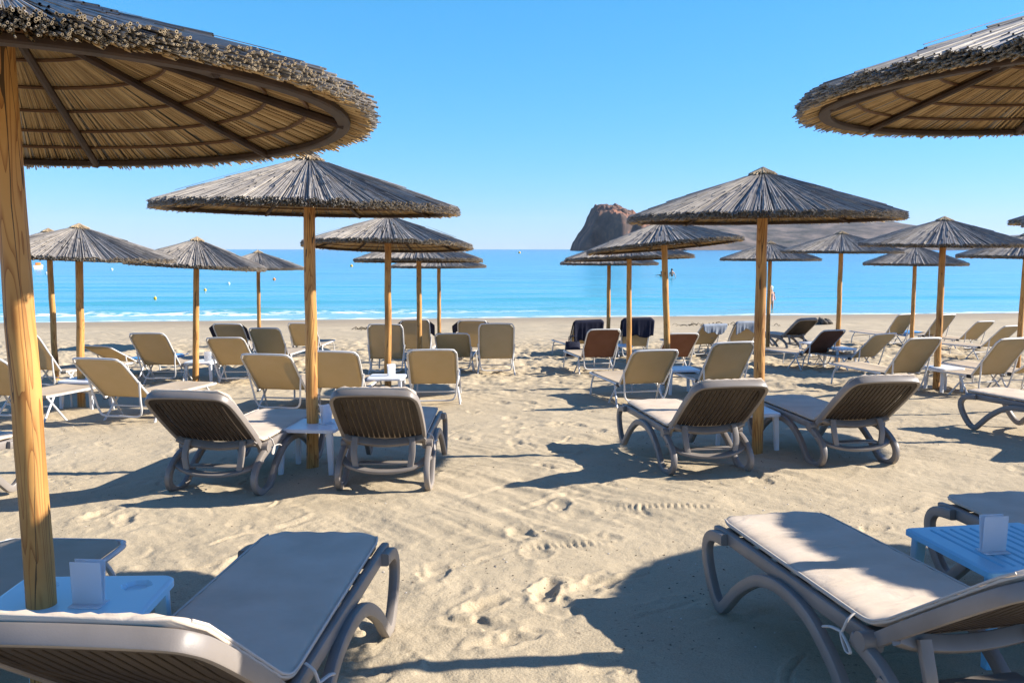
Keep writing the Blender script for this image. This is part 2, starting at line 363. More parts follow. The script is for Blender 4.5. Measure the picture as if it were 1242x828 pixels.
def base_z(x, y):
    k = np.clip((y - 18) / 16, 0, 1); k = k * k * (3 - 2 * k)
    return CAM_H - np.interp(y - .13 * x * k, DD, HH)
def ground_arr(x, y):
    z = base_z(x, y); near = np.clip((34.5 + .13 * x - y) / 4, 0, 1)
    wx = x + .25 * fbm(x * 1.3, y * 1.3, 40, 2); wy = y + .25 * fbm(x * 1.3, y * 1.3, 50, 2)
    z = z + near * (.034 * fbm(wx * .9, wy * .9, 1, 3) + .010 * fbm(wx * 3.1, wy * 3.1, 5, 4, .55))
    rough = np.clip((y - 11) / 5, 0, 1) * np.clip((27 - y) / 5, 0, 1)
    z = z + near * rough * 0.075 * fbm(x * 4.3, y * 4.0, 9, 3, .6)
    fine = np.clip(1.4 - np.abs(y) / 14, 0, 1)
    z = z + near * fine * (.0045 * fbm(wx * 13, wy * 13, 15, 3, .6) - .010 * np.clip(.06 - np.abs(fbm(wx * 1.9, wy * 2.6, 17, 3)), 0, 1) / .06 * np.clip(fbm(x * .7, y * .7, 19, 2) + .1, 0, 1) * 2)
    # raked / dragged streaks
    a = np.clip(fbm(x * .5, y * .5, 60, 2) * 3, 0, 1)
    z = z + near * a * .016 * fbm((x * .8 + y * .6) * 9, (x * -.6 + y * .8) * 1.2, 61, 3)
    return z
def add_feet(X, Y, Z):
    for fx, fy, a, s, dp in FEET:
        c, si = math.cos(a), math.sin(a); L_ = .16 * s
        jm = (np.abs(X - fx) < .35) & (np.abs(Y - fy) < .35)
        if not jm.any(): continue
        x = X[jm] - fx; y = Y[jm] - fy; u = (x * c + y * si) / L_; v = (-x * si + y * c) / (.065 * s)
        u = u + .5 * vnoise(X[jm] * 17, Y[jm] * 17, 3); v = v + .9 * vnoise(X[jm] * 21, Y[jm] * 21, 4)
        q = u * u + v * v
        Z[jm] += dp * (-.013 * np.exp(-q ** 3) * (1 + .35 * np.cos(u * 3)) + .006 * np.exp(-((np.sqrt(q) - 1.35) ** 2) * 14))
    return Z
# tread of a slipper sole pressed in the sand, a little right of the aisle
def add_tread(X, Y, Z):
    for cx, cy, a, ln in ((1.0, 5.75, -.05, .6), (.30, 4.95, .2, .42)):
        jm = (np.abs(X - cx) < .5) & (np.abs(Y - cy) < .3)
        x = X[jm] - cx; y = Y[jm] - cy; u = x * math.cos(a) + y * math.sin(a); v = -x * math.sin(a) + y * math.cos(a)
        Z[jm] += -.008 * np.exp(-(v / .05) ** 4) * np.exp(-(u / ln * 1.9) ** 4) * (.5 + .5 * np.sign(np.sin(u * 150)))
    return Z
def add_strokes(X, Y, Z):
    g = np.random.default_rng(77)
    for i in range(75):
        cx = g.uniform(-1.6, 2.2); cy = 3.0 + 7.5 * g.random() ** 1.2; a = g.normal(.75, .45); ln = g.uniform(.2, .9); bend = g.normal(0, .5); wd = g.uniform(.010, .026); dp = g.uniform(.003, .010)
        jm = (np.abs(X - cx) < ln) & (np.abs(Y - cy) < ln)
        if not jm.any(): continue
        x = X[jm] - cx; y = Y[jm] - cy; u = x * math.cos(a) + y * math.sin(a); v = -x * math.sin(a) + y * math.cos(a) - bend * u * u
        v = v + .03 * vnoise(u * 9 + i, u * 0, 5)
        env = np.clip(1 - (u / ln * 2) ** 4, 0, 1)
        Z[jm] += env * dp * (-np.exp(-(v / wd) ** 2) + .7 * np.exp(-((v - 2.0 * wd) / wd / .8) ** 2))
    return Z
def gz(x, y): return float(ground_arr(np.array([float(x)]), np.array([float(y)]))[0])

rows = list(np.concatenate([np.linspace(-60, -3, 18), np.linspace(-2, 1.4, 17), 1.5 * (70 / 1.5) ** np.linspace(0, 1, 1000)])) + [90, 130, 200]
cols = np.concatenate([[-40, -14, -6, -3, -2, -1.6, -1.3, -1.1], np.linspace(-1, 1, 900), [1.1, 1.3, 1.6, 2, 3, 6, 14, 40]])
Yg = np.repeat(np.array(rows)[:, None], len(cols), 1); half = np.maximum(2.4, .64 * Yg + 1.3); Xg = half * cols[None, :]
Zg = ground_arr(Xg, Yg); Zg = add_feet(Xg, Yg, Zg); Zg = add_strokes(Xg, Yg, add_tread(Xg, Yg, Zg))
def grid_faces(nr, nc):
    i = np.arange((nr - 1) * nc).reshape(nr - 1, nc)[:, :-1].ravel()
    return np.stack([i, i + 1, i + nc + 1, i + nc], 1).tolist()
tag(mesh_obj('beach_sand', np.stack([Xg.ravel(), Yg.ravel(), Zg.ravel()], 1).tolist(), grid_faces(*Xg.shape), M['sand'], sharp=None), kind='structure')

# ------------------------------------------------------------------ sea
ry = np.concatenate([np.linspace(26, 34, 6), np.linspace(34.3, 75, 150), 76 * (700 / 76) ** np.linspace(0, 1, 130), [1000, 1500, 2500, 4500, 9000]])
cx = np.concatenate([[-14, -6, -3, -1.8], np.linspace(-1, 1, 260), [1.8, 3, 6, 14]])
Yg = np.repeat(ry[:, None], len(cx), 1); Xg = np.maximum(30, .75 * Yg) * cx[None, :]; Ys = Yg + .13 * Xg * np.clip((90 - Yg) / 40, 0, 1)
d = Ys - .13 * Xg - 36.5
far = np.clip((d - 1) / 8, 0, 1) * np.clip((650 - Ys) / 500, 0, 1)
Zs = SEA_Z + far * (.07 * fbm(Xg * .03, Ys * .20, 70, 3) + .06 * fbm(Xg * .05 + .02 * Ys, Ys * .5, 75, 3))
cr_ = fbm(Xg * .06, Ys * 0 + 3.3, 80, 2) * 2.2
Zs += .16 * np.exp(-((d - 4.0 - cr_) / .55) ** 2) * np.clip(.55 - .03 * Xg, .15, 1) * (.7 + fbm(Xg * .4, d, 81, 2))
Zs += .12 * np.exp(-((d - 11.5 - 2 * cr_) / 1.0) ** 2) * (.6 + 1.4 * np.clip(fbm(Xg * .05, d * 0 + 9, 83, 2) + .3, 0, 1))
tag(mesh_obj('sea', np.stack([Xg.ravel(), Ys.ravel(), Zs.ravel()], 1).tolist(), grid_faces(*Xg.shape), M['sea'], sharp=None), kind='structure')

# ------------------------------------------------------------------ far rock and hills
def rock_material(name, a, b, c, s):
    m = bpy.data.materials.new(name); m.use_nodes = True; t = m.node_tree; N = t.nodes; L = t.links; p = N['Principled BSDF']
    p.inputs['Roughness'].default_value = .9; p.inputs['Specular IOR Level'].default_value = .1
    g = N.new('ShaderNodeNewGeometry'); n = N.new('ShaderNodeTexNoise'); n.inputs['Scale'].default_value = s; n.inputs['Detail'].default_value = 9; n.inputs['Roughness'].default_value = .65
    L.new(g.outputs['Position'], n.inputs['Vector'])
    r = N.new('ShaderNodeValToRGB'); e = r.color_ramp.elements; e[0].position = .36; e[0].color = (*a, 1); e[1].position = .64; e[1].color = (*c, 1)
    x = e.new(.5); x.color = (*b, 1); L.new(n.outputs['Fac'], r.inputs[0]); L.new(r.outputs[0], p.inputs['Base Color'])
    return m
M['rock'] = rock_material('island_rock', (.045, .038, .036), (.13, .082, .062), (.30, .14, .085), .04)
M['hill'] = rock_material('dry_hillside', (.035, .037, .030), (.10, .088, .078), (.21, .165, .135), .013)

def px2x(px, D): return (px - 621) / 1100 * D
def terrain(name, D0, depth, prof, mt, label, cat, seed, jag, nx=220, ny=70, power=.7, nscale=60., label_kind=None):
    """a ridge: prof = (bearing px, height in m) of the skyline at distance D0; the land falls to the sea in front and behind"""
    pxs = np.array([p[0] for p in prof], float); hs_ = np.array([p[1] for p in prof], float)
    xs = np.linspace(px2x(pxs[0], D0), px2x(pxs[-1], D0), nx); v = np.linspace(-1, 1, ny)
    X, V = np.meshgrid(xs, v); Hh = np.interp(X, px2x(pxs, D0), hs_)
    Y = D0 + V * depth
    Y = Y + np.where(np.abs(V) < .999, 1, 1) * fbm(X / nscale / 2, V * 2, seed + 9, 2) * depth * .25
    shp = np.clip(1 - np.abs(V), 0, 1) ** power
    Z = Hh * shp * (1 + jag * fbm(X / nscale, Y / nscale, seed, 5, .55)) - 1.5 + 0 * X
    Z = SEA_Z + np.where(np.abs(V) >= .999, -3, Z)
    o = mesh_obj(name, np.stack([X.ravel(), Y.ravel(), Z.ravel()], 1).tolist(), grid_faces(ny, nx), mt, sharp=None)
    if label_kind: tag(o, kind=label_kind)
    else: tag(o, label, cat)
    return o
k = 1500 / 1100.
terrain('rock_island', 1500, 130, [(696, 0), (697.5, 9 * k), (699, 15 * k), (703, 22 * k), (708, 29 * k), (712, 35 * k), (715, 43 * k), (718, 50 * k), (722, 53 * k), (728, 54 * k), (736, 55 * k), (748, 54 * k), (757, 51 * k), (766, 46 * k), (775, 41 * k), (790, 30 * k), (806, 16 * k), (818, 0)],
        M['rock'], 'steep brown rock islet rising from the sea beyond the parasols', 'rocky island', 101, .15, power=.15, nscale=16., nx=260, ny=110)
k = 3000 / 1100.
terrain('hills', 3000, 650, [(745, 0), (765, 26 * k), (790, 34 * k), (830, 37 * k), (870, 36 * k), (905, 40 * k), (960, 40 * k), (1000, 42 * k), (1040, 41 * k), (1070, 38 * k), (1095, 33 * k), (1120, 25 * k), (1150, 14 * k), (1180, 8 * k), (1240, 7 * k), (1300, 9 * k), (1400, 20 * k), (1600, 30 * k), (1700, 0)],
        M['hill'], None, None, 111, .16, label_kind='structure', nscale=230., nx=300, ny=90, power=.8)
k = 5200 / 1100.
terrain('hills', 5200, 900, [(1040, 0), (1080, 10 * k), (1120, 16 * k), (1170, 14 * k), (1220, 17 * k), (1280, 22 * k), (1360, 20 * k), (1500, 26 * k), (1700, 0)],
        M['hill'], None, None, 121, .2, label_kind='structure', nscale=300., power=.8)

# air between the beach and the far shore
hz = MB().box((0, 3500, 150), (9000, 11500, 322), 0).build('haze', [], smooth=False); tag(hz, kind='stuff')
hm = bpy.data.materials.new('haze_air'); hm.use_nodes = True; N = hm.node_tree.nodes
N.remove(N['Principled BSDF']); pv = N.new('ShaderNodeVolumePrincipled'); pv.inputs['Color'].default_value = (.80, .88, 1, 1); pv.inputs['Density'].default_value = 3.5e-5
hm.node_tree.links.new(pv.outputs[0], N['Material Output'].inputs['Volume']); hz.data.materials.append(hm)

# ------------------------------------------------------------------ reed parasol
RAD, RISE = 1.095, .37
def zt(r): return RISE * (1 - np.clip(r / RAD, 0, 1.2) )
def reeds(n, r0f, r1f, offf, rad, seed, k=6, bundles=42, amp=.022, skew=.05, cut=True, taper=None, seg=2):
    g = np.random.default_rng(seed)
    th = (np.arange(n) + g.uniform(-.5, .5, n)) / n * 2 * np.pi
    r0 = r0f(g, n); r1 = r1f(g, n); off = offf(g, n)
    ph = (th * bundles / (2 * np.pi) + .25 * np.sin(th * 7) + .2 * np.sin(th * 13 + 2)) % 1 * 2 - 1
    off = off + amp * (np.sqrt(np.clip(1 - ph * ph, 0, 1)) - .6)
    th1 = th + g.normal(0, skew, n) * (r1 - r0) / np.maximum(r1, .3)
    A = np.stack([r0 * np.cos(th), r0 * np.sin(th), zt(r0) + off * np.clip(r0 / .12, .7, 1)], 1)
    B = np.stack([r1 * np.cos(th1), r1 * np.sin(th1), zt(r1) + off + g.normal(0, .004, n)], 1)
    T = B - A; T /= np.linalg.norm(T, axis=1)[:, None]
    S = np.cross(T, [0, 0, 1.]); S /= np.linalg.norm(S, axis=1)[:, None]; U = np.cross(S, T)
    rr = rad * g.uniform(.7, 1.25, n)
    ra = rr * (np.clip(r0 / RAD, .22, 1) if taper is None else taper); rb = rr
    rings = [(A + (B - A) * q, ra + (rb - ra) * q) for q in np.linspace(0, 1, seg + 1)] + ([(B, rb * .55)] if cut else [])
    ang = 2 * np.pi * np.arange(k) / k
    allv = []
    for P, q in rings:
        allv.append(P[:, None, :] + q[:, None, None] * (np.cos(ang)[None, :, None] * S[:, None, :] + np.sin(ang)[None, :, None] * U[:, None, :]))
    W = np.stack(allv, 1)                     # n, rings, k, 3
    m = len(rings); V = W.reshape(-1, 3)
    base = (np.arange(n) * m * k)[:, None]; q = np.arange(k)[None, :]; qn = (np.arange(k)[None, :] + 1) % k
    F = []; mi = []
    for j in range(seg):
        f1 = np.stack([base + j * k + q, base + j * k + qn, base + (j + 1) * k + qn, base + (j + 1) * k + q], 2).reshape(-1, 4)
        F.append(f1); mi.append(np.zeros(len(f1), int))
    if cut:
        f2 = np.stack([base + seg * k + q, base + seg * k + qn, base + (seg + 1) * k + qn, base + (seg + 1) * k + q], 2).reshape(-1, 4)
        F.append(f2); mi.append(np.ones(len(f2), int))
    return V, np.concatenate(F), np.concatenate(mi)

def thatch_mesh(seed, dt=1.):
    VV = []; FF = []; MI = []; off = 0
    def put(t):
        nonlocal off
        V, F, mi = t; VV.append(V); FF.extend((F + off).tolist()); MI.append(mi); off += len(V)
    U = lambda a, b: (lambda g, n: g.uniform(a, b, n))
    rim = lambda g, n: RAD + g.normal(.018, .010, n)
    rim = lambda g, n: RAD + g.normal(.018, .011, n)
    put(reeds(int(6200 * dt), U(.6, .9), rim, lambda g, n: g.uniform(-.004, .029, n), .0026 / dt ** .6, seed, k=5, amp=.010, seg=1))
    put(reeds(int(2600 * dt ** .6), U(.06, .5), rim, lambda g, n: g.uniform(.026, .036, n), .0036 / dt ** .4, seed + 1, k=5, amp=.036, skew=.022, seg=5))
    put(reeds(int(800 * dt ** .6), U(.015, .06), lambda g, n: g.uniform(.45, 1.05, n), lambda g, n: g.uniform(.034, .044, n), .0034 / dt ** .4, seed + 2, k=5, amp=.036, skew=.022, cut=False, seg=5))
    put(reeds(6, U(.2, .7), lambda g, n: g.uniform(.8, 1.14, n), lambda g, n: g.uniform(.05, .075, n), .0018, seed + 4, k=5, skew=.3, cut=False))
    # bedding sheet inside the thatch so that no light leaks through
    nr, ns = 8, 64; r = np.linspace(.02, RAD - .02, nr); a = np.linspace(0, 2 * np.pi, ns, endpoint=False)
    rr, aa = np.meshgrid(r, a, indexing='ij'); P = np.stack([rr * np.cos(aa), rr * np.sin(aa), zt(rr) + .012], 2).reshape(-1, 3)
    VV.append(P); fs = []
    for i in range(nr - 1):
        for j in range(ns): fs.append([off + i * ns + j, off + i * ns + (j + 1) % ns, off + (i + 1) * ns + (j + 1) % ns, off + (i + 1) * ns + j])
    FF += fs; MI.append(np.zeros(len(fs), int)); off += len(P)
    return np.concatenate(VV).tolist(), FF, np.concatenate(MI).tolist()

def make_canopy(root, seed, dt=1.):
    """thatch, underside mat, rim hoop, hoops, ribs and cap; all share the canopy's centre as origin"""
    v, f, mi = thatch_mesh(seed, dt); t = mesh_obj('thatch', v, f, [M['thatch'], M['cut']], root, midx=mi)
    V, F, mi = reeds(int(1700 * dt ** .7), lambda g, n: g.uniform(.03, .30, n) ** 1.0, lambda g, n: RAD + g.normal(.0, .012, n), lambda g, n: g.uniform(-.008, .0, n), .0033 / dt ** .5, seed + 9, k=4, amp=0, skew=.02, cut=False, seg=5)
    mesh_obj('reed_mat', V.tolist(), F.tolist(), M['straw'], root)
    def ring(r, dz, n=72): return [(r * math.cos(2 * math.pi * i / n), r * math.sin(2 * math.pi * i / n), float(zt(r)) + dz) for i in range(n)]
    for r in (.30, .47, .63, .78, .91): MB().tube(ring(r, -.016), .0066, 5, True, nrm=(0, 0, 1)).build('hoop', M['hoop'], root)
    MB().sweep(ring(RAD - .07, -.026), rrect(.012, .021, .005, 1), True, nrm=(0, 0, 1)).build('rim_hoop', M['rib'], root)
    b = MB(); r0, r1 = .03, RAD - .07
    b.tube([(r0 + (r1 - r0) * i / 6, 0, float(zt(r0 + (r1 - r0) * i / 6)) - .034) for i in range(7)], .0145, 7, nrm=(0, 1, 0))
    for i in range(8):
        if i == 0: rib = b.build('rib', M['rib'], root)
        else: rib = rib.copy(); COL.objects.link(rib)
        rib['spin'] = i * math.pi / 4 + .3
    g = np.random.default_rng(seed); b = MB()
    for i in range(90):
        t = i / 90 * 2 * math.pi + g.uniform(-.05, .05); r1 = g.uniform(.08, .13); z0 = float(zt(0)) + .068
        b.tube([(.004 * math.cos(t), .004 * math.sin(t), z0 + g.uniform(-.004, .006)), (r1 * math.cos(t), r1 * math.sin(t), float(zt(r1)) + .050 + g.uniform(-.006, .008))], .005, 5, scales=[.5, 1])
    b.build('cap', M['cap'], root)

protos = []
for s, dt in ((300, 1.), (400, 1.), (500, .3), (600, .3)):       # finer reeds near the camera, coarser ones far off
    r0 = empty('reed_parasol'); make_canopy(r0, s, dt); protos.append(r0)
used_proto = [False] * 4
def parasol(i, x, y, rimh, label, scale=1.0, tilt=(0, 0), lean=0, spin=0, group='reed parasols along the beach', ctilt=(0, 0), prad=.047):
    if y > 9: i += 2
    p = protos[i]
    if used_proto[i]: root = copy_tree(p)
    else: root = p; used_proto[i] = True
    root.location = (x, y, gz(x, y)); root.rotation_euler = (tilt[0], tilt[1], spin)
    tag(root, label, 'parasol', group)
    spin_ = (x * 7.31 + y * 3.17) % .7; zs = 1 + .07 * math.sin(x * 5.1 + y * 2.3)
    A = Matrix.Translation((0, 0, rimh)) @ Euler((ctilt[0], ctilt[1], 0)).to_matrix().to_4x4()
    for ch in list(root.children):
        if ch.name.startswith('pole'): continue
        a = ch.get('spin', 0.) + spin_
        Mx = A @ Matrix.Rotation(a, 4, 'Z') @ Matrix.Diagonal((scale, scale, zs if y > 9 else 1, 1))
        ch.matrix_parent_inverse = Matrix.Identity(4)
        ch.location, ch.rotation_euler, ch.scale = Mx.to_translation(), Mx.to_euler(), Mx.to_scale()
    H = rimh + RISE - .06; n = 15; rr = random.Random(int(x * 100 + y * 10))
    pts = [(rr.uniform(-.004, .004), rr.uniform(-.004, .004), -.4 + (H + .4) * q / (n - 1)) for q in range(n)]
    MB().tube(pts, prad, 20, scales=[1.04 - .12 * q / (n - 1) + rr.uniform(-.012, .012) for q in range(n)]).build('pole', M['pole'], root)
    return root

# x, y, rim height, label, scale, whole tilt, canopy tilt
PAR = [
 (0, -1.55, 2.90, 1.975, 'large reed parasol cut by the upper left frame edge, its thick pole nearest the camera', 1.02, (0, -.02), (-.035, 0)),
 (1, 2.36, 3.50, 2.185, 'reed parasol cropped by the upper right corner with no pole in view', 1.09, (0, 0), (0, -.02)),
 (1, -1.57, 7.02, 2.00, 'reed parasol over the white table between two brown-backed loungers on the left', 1.02, (0, .008), (0, .01)),
 (0, 2.13, 7.73, 2.00, 'reed parasol over the white table between two brown-backed loungers on the right', 1.0, (0, -.008), (0, 0)),
 (0, -5.27, 10.97, 1.82, 'reed parasol whose pole rises behind the large tan lounger on the far left', .98, (0, .03), (0, .02)),
 (1, -4.95, 14.05, 1.82, 'tilted reed parasol standing just right of the box on a white side table', .93, (.0, .04), (-.02, .02)),
 (0, -1.68, 12.13, 2.0, 'reed parasol over the white plastic table with a rounded leg, behind the left pair', 1.0, (0, .015), (-.06, 0)),
 (1, 2.30, 13.2, 2.08, 'reed parasol with strongly leaning pole and tilted canopy right of the aisle', 1.0, (0, -.045), (-.05, -.04)),
 (1, 6.12, 12.95, 2.06, 'broad striped reed parasol beside the upright tan lounger at right, sky behind its peak', 1.0, (0, 0), (.02, 0)),
 (0, -7.36, 14.5, 1.95, 'reed parasol mostly hidden behind the far left parasol canopy and pole', 1.0, (0, 0), (0, 0)),
 (1, -1.64, 16.0, 1.98, 'reed parasol showing under the rim of the one in front, left of aisle', 1.0, (0, 0), (-.03, 0)),
 (0, 2.08, 16.0, 2.02, 'reed parasol with its pole between the navy-draped lounger and the leaning pole', 1.0, (0, -.01), (-.03, -.02)),
 (0, 6.5, 18.0, 2.22, 'reed parasol behind the brown lounger at right, hills behind its peak', 1.02, (0, 0), (.01, 0)),
 (1, 9.1, 16.2, 2.05, 'reed parasol cut by the right frame edge with its pole on bare sand', 1.0, (0, .02), (0, 0)),
 (0, 6.98, 10.5, 2.20, 'reed parasol of which only the rim tip enters at the right frame edge', 1.0, (0, 0), (0, 0)),
 (1, -6.3, 22.5, 1.95, 'small distant reed parasol, its pole left of the tall left-hand pole, against the sea', 1.0, (0, .01), (0, 0)),
 (0, -1.74, 21.6, 2.0, 'distant reed parasol almost hidden, its thin pole just right of another, left of the aisle', 1.0, (0, 0), (0, 0)),
 (1, 2.24, 21.0, 2.06, 'distant reed parasol with the leftmost thin pole right of the aisle', 1.0, (0, 0), (0, 0)),
 (0, 5.95, 21.0, 2.14, 'distant reed parasol half hidden behind the tall pole at right, low over the sea', 1.0, (0, 0), (0, 0)),
 (1, 9.3, 21.0, 2.02, 'distant reed parasol left of the broad striped one, low canopy over the water', 1.0, (0, 0), (0, 0)),
]
PAR += [(0, 5.50, 4.1, 2.03, 'reed parasol outside the right frame edge shading the blue table', 1.05, (0, 0), (0, 0)),
        (1, 6.0, 8.45, 2.03, 'reed parasol outside the right frame edge in the row of slatted loungers', 1.0, (0, 0), (0, 0))]
for i, x, y, rh, lab, sc, tl, ct in PAR:
    parasol(i, x, y, rh, lab, sc, tl, ctilt=ct)

# ------------------------------------------------------------------ resin lounger with cushion
def back_dir(a): return Vector((0, -math.cos(a), math.sin(a))), Vector((0, math.sin(a), math.cos(a)))   # along, normal
def cushion(a, blen=.75):
    b, nrm = back_dir(a); h0 = Vector((0, .0, .362)); hb = h0
    t = .020
    seat = [Vector((0, y, .362 + t)) for y in np.linspace(1.25, .10, 22)]
    back = [h0 + b * s + nrm * t for s in np.linspace(.10, blen, 18)]
    mid = cr([seat[-2], seat[-1], h0 + (Vector((0, .1, 0)) + b * .1) * .16 + Vector((0, .02, t)), back[0], back[1]], 4)[5:12]
    path = seat + mid + back; n = len(path); V = []; g = np.random.default_rng(5)
    s = np.cumsum([0] + [(path[i] - path[i - 1]).length for i in range(1, n)])
    prof = rrect(1, 1, .35, 4)
    prof = []
    K = 26
    for i in range(K):        # top row then bottom row, denser near the edges
        u = math.sin((i / (K - 1) - .5) * math.pi); prof.append((u, 1))
    for i in range(K):
        u = math.sin((.5 - i / (K - 1)) * math.pi); prof.append((u, -1))
    for i in range(n):
        d0 = s[i]; d1 = s[-1] - s[i]
        hw = .274 - .022 * max(0, 1 - d0 / 1.2)
        if d0 < .07: hw -= .055 * (1 - d0 / .07)
        if d1 < .07: hw -= .05 * (1 - d1 / .07)
        th = t * (min(1, .35 + d0 / .03)) * (min(1, .35 + d1 / .03))
        tg = (path[min(i + 1, n - 1)] - path[max(i - 1, 0)]).normalized(); up = Vector((1, 0, 0)).cross(tg); up = -up if up.z + up.y < 0 else up
        for u, q in prof:
            e = math.sqrt(max(0, 1 - abs(u) ** 8))
            w = .0030 * math.sin(d0 * 19 + u * 3) * (1 - abs(u)) + .0022 * math.sin(d0 * 53 + u * 11)
            if d1 < .28: w += .004 * math.sin(u * 21) * (1 - d1 / .28)
            V.append(path[i] + Vector((hw * u, 0, 0)) + up * (q * th * max(e, .25) + (w if q > 0 else 0)))
    m = len(prof); F = []
    for i in range(n - 1):
        for q in range(m): F.append((i * m + q, (i + 1) * m + q, (i + 1) * m + (q + 1) % m, i * m + (q + 1) % m))
    F.append(tuple(range(m))); F.append(tuple((n - 1) * m + q for q in range(m))[::-1])
    mb = MB().add(V, F)
    edges = []
    for sx in (-1, 1):
        pts = []
        for i in range(1, n - 1):
            tg = (path[i + 1] - path[i - 1]).normalized(); up = Vector((1, 0, 0)).cross(tg); up = -up if up.z + up.y < 0 else up
            d0 = s[i]; d1 = s[-1] - s[i]; hw = .274 - .022 * max(0, 1 - d0 / 1.2)
            if d0 < .07: hw -= .055 * (1 - d0 / .07)
            if d1 < .07: hw -= .05 * (1 - d1 / .07)
            pts.append(path[i] + Vector((sx * hw * .995, 0, 0)) + up * t * .45)
        edges.append(pts)
    return mb, edges

OMEGA = [(.06, .325), (-.10, .275), (-.215, .185), (-.215, .085), (-.11, .022), (.03, .045), (.16, .165), (.34, .272), (.54, .305), (.72, .275), (.88, .175), (.985, .07), (1.045, .018), (1.115, .045), (1.20, .15), (1.235, .25), (1.19, .318), (1.06, .338)]
def make_resin(deg):
    a = R(deg); b, nrm = back_dir(a); root = empty('resin_lounger')
    H0 = Vector((0, 0, .335))
    f = MB()                                                   # bed frame
    for sx in (-1, 1):
        f.sweep([(sx * .274, y, z) for y, z in ((-.03, .335), (.3, .338), (.8, .34), (1.12, .34), (1.2, .333))], rrect(.017, .03, .008, 2))
    for y in (.04, .2, .36, .52, .68, .84, 1.0): f.box((0, y, .346), (.53, .09, .014), .004)
    f.box((0, 1.14, .345), (.48, .09, .022), .008)
    f.build('bed_frame', M['resin'], root)
    for sx in (-1, 1):                                         # looping legs, one on either side
        pts = cr([(sx * (.302 + .014 * (1 - z / .34)), y, z) for y, z in OMEGA], 5)
        MB().sweep(pts, rrect(.020, .027, .009, 2)).build('side_leg', M['resin'], root)
        MB().tube([(sx * .272, 0, .34), (sx * .328, 0, .34)], .034, 14, nrm=(0, 1, 0)).build('hinge', M['resin'], root)
    # backrest
    def bp(u, v, n=0): return H0 + Vector((u, 0, 0)) + b * v + nrm * n
    out = [(-.272, .03), (-.286, .2), (-.290, .45), (-.284, .64), (-.262, .715), (-.205, .752), (0, .765), (.205, .752), (.262, .715), (.284, .64), (.290, .45), (.286, .2), (.272, .03)]
    pts = cr([bp(u, v) for u, v in out], 5)
    fr = MB(); fr.sweep(pts, rrect(.026, .013, .007, 2), nrm=tuple(nrm))
    bar = cr([bp(-.285, .15, -.01), bp(-.19, .125, -.035), bp(0, .11, -.05), bp(.19, .125, -.035), bp(.285, .15, -.01)], 5)
    fr.sweep(bar, rrect(.030, .018, .008, 2), nrm=tuple(nrm))
    fr.build('backrest_frame', M['resin'], root)
    ins = [(u * .935, v - (.035 if v > .6 else 0)) for u, v in out if v > .1]
    sl = MB()
    sl.sweep(cr([bp(u, v, -.006) for u, v in ins], 4), rrect(.014, .024, .004, 1), nrm=tuple(nrm))
    nS = 14
    for i in range(nS):
        u = -.238 + .476 * i / (nS - 1); top = .715 - max(0, abs(u) - .17) * .62
        rot = Euler((-a, 0, 0))
        pr = rrect(.0132, .005, .002, 1)
        sl.sweep([bp(u, .12, -.004), bp(u, .42, -.012), bp(u, top, -.004)], pr, nrm=(1, 0, 0))
    sl.build('slat_panel', M['slat'], root)
    s_ = MB()                                                  # support bracket under the backrest
    pA = bp(.2, .16, -.03)
    low = cr([(-.315, -.10, .262), (-.25, -.17, .215), (-.12, -.215, .185), (0, -.225, .178), (.12, -.215, .185), (.25, -.17, .215), (.315, -.10, .262)], 5)
    s_.sweep(low, rrect(.012, .030, .006, 2), nrm=(0, 0, 1))
    for sx in (-1, 1): s_.sweep(cr([(sx * .20, pA.y, pA.z), (sx * .205, (pA.y - .2) / 2 - .015, (pA.z + .2) / 2), (sx * .19, -.195, .205)], 5), rrect(.022, .012, .005, 2))
    s_.box((0, -.15, .225), (.36, .085, .012), .004)
    s_.build('support_bracket', M['resin'], root)
    mb, edges = cushion(a); c = mb.build('cushion', M['cush'], root, sharp=None)
    for e in edges: MB().tube(e, .0045, 6).build('piping', M['piping'], c)
    return root
def bow(root, sx, y=.10):
    t = MB()
    t.tube(cr([(sx * .29, y, .40), (sx * .318, y - .01, .37), (sx * .326, y, .32), (sx * .328, y + .02, .27)], 6), .006, 6)
    t.tube(cr([(sx * .328, y + .02, .285), (sx * .338, y - .06, .25), (sx * .34, y - .09, .215), (sx * .338, y - .05, .205), (sx * .333, y, .25), (sx * .329, y + .02, .285)], 6), .006, 6)
    t.tube(cr([(sx * .329, y + .02, .285), (sx * .345, y + .07, .29), (sx * .348, y + .13, .262)], 6), .008, 6)
    t.v = [(x, y + (q - y) * .7, .40 + (z - .40) * .62) for x, q, z in t.v]
    return t.build('tie', M['tie'], root)

def place(root, x, y, rotdeg, label, cat, group, sink=.012, pitch=0, roll=0):
    if root.name.startswith('resin'): root.scale = (1, 1, .94)
    root.location = (x, y, gz(x, y) - sink); root.rotation_euler = (R(pitch), R(roll), R(rotdeg)); tag(root, label, cat, group); return root

RG = 'brown resin loungers with cream cushions'
steep, low = make_resin(40), make_resin(35)
first = {}
def resin(proto, *a, **k):
    o = copy_tree(proto) if id(proto) in first else proto; first[id(proto)] = 1
    return place(o, *a, **k)
o = resin(steep, -.915, 2.52, -4, 'cream-cushioned resin lounger at the lower left corner, seat wholly in shade', 'sun lounger', RG); o.scale.y = 1.10; bow(o, 1, .09)
o = resin(low, 1.46, 2.93, 12, 'cream-cushioned resin lounger at the lower right, sun and shade across its seat, tie hanging', 'sun lounger', RG); bow(o, -1, .09)
resin(low, 2.60, 3.28, 9, 'resin lounger of which only the shaded foot end shows behind the blue slatted table', 'sun lounger', RG)
resin(steep, -2.05, 6.36, -7, 'slatted resin lounger left of the white table around the tall left pole', 'sun lounger', RG)
resin(steep, -.90, 6.42, -1, 'slatted resin lounger right of the white table around the tall left pole', 'sun lounger', RG)
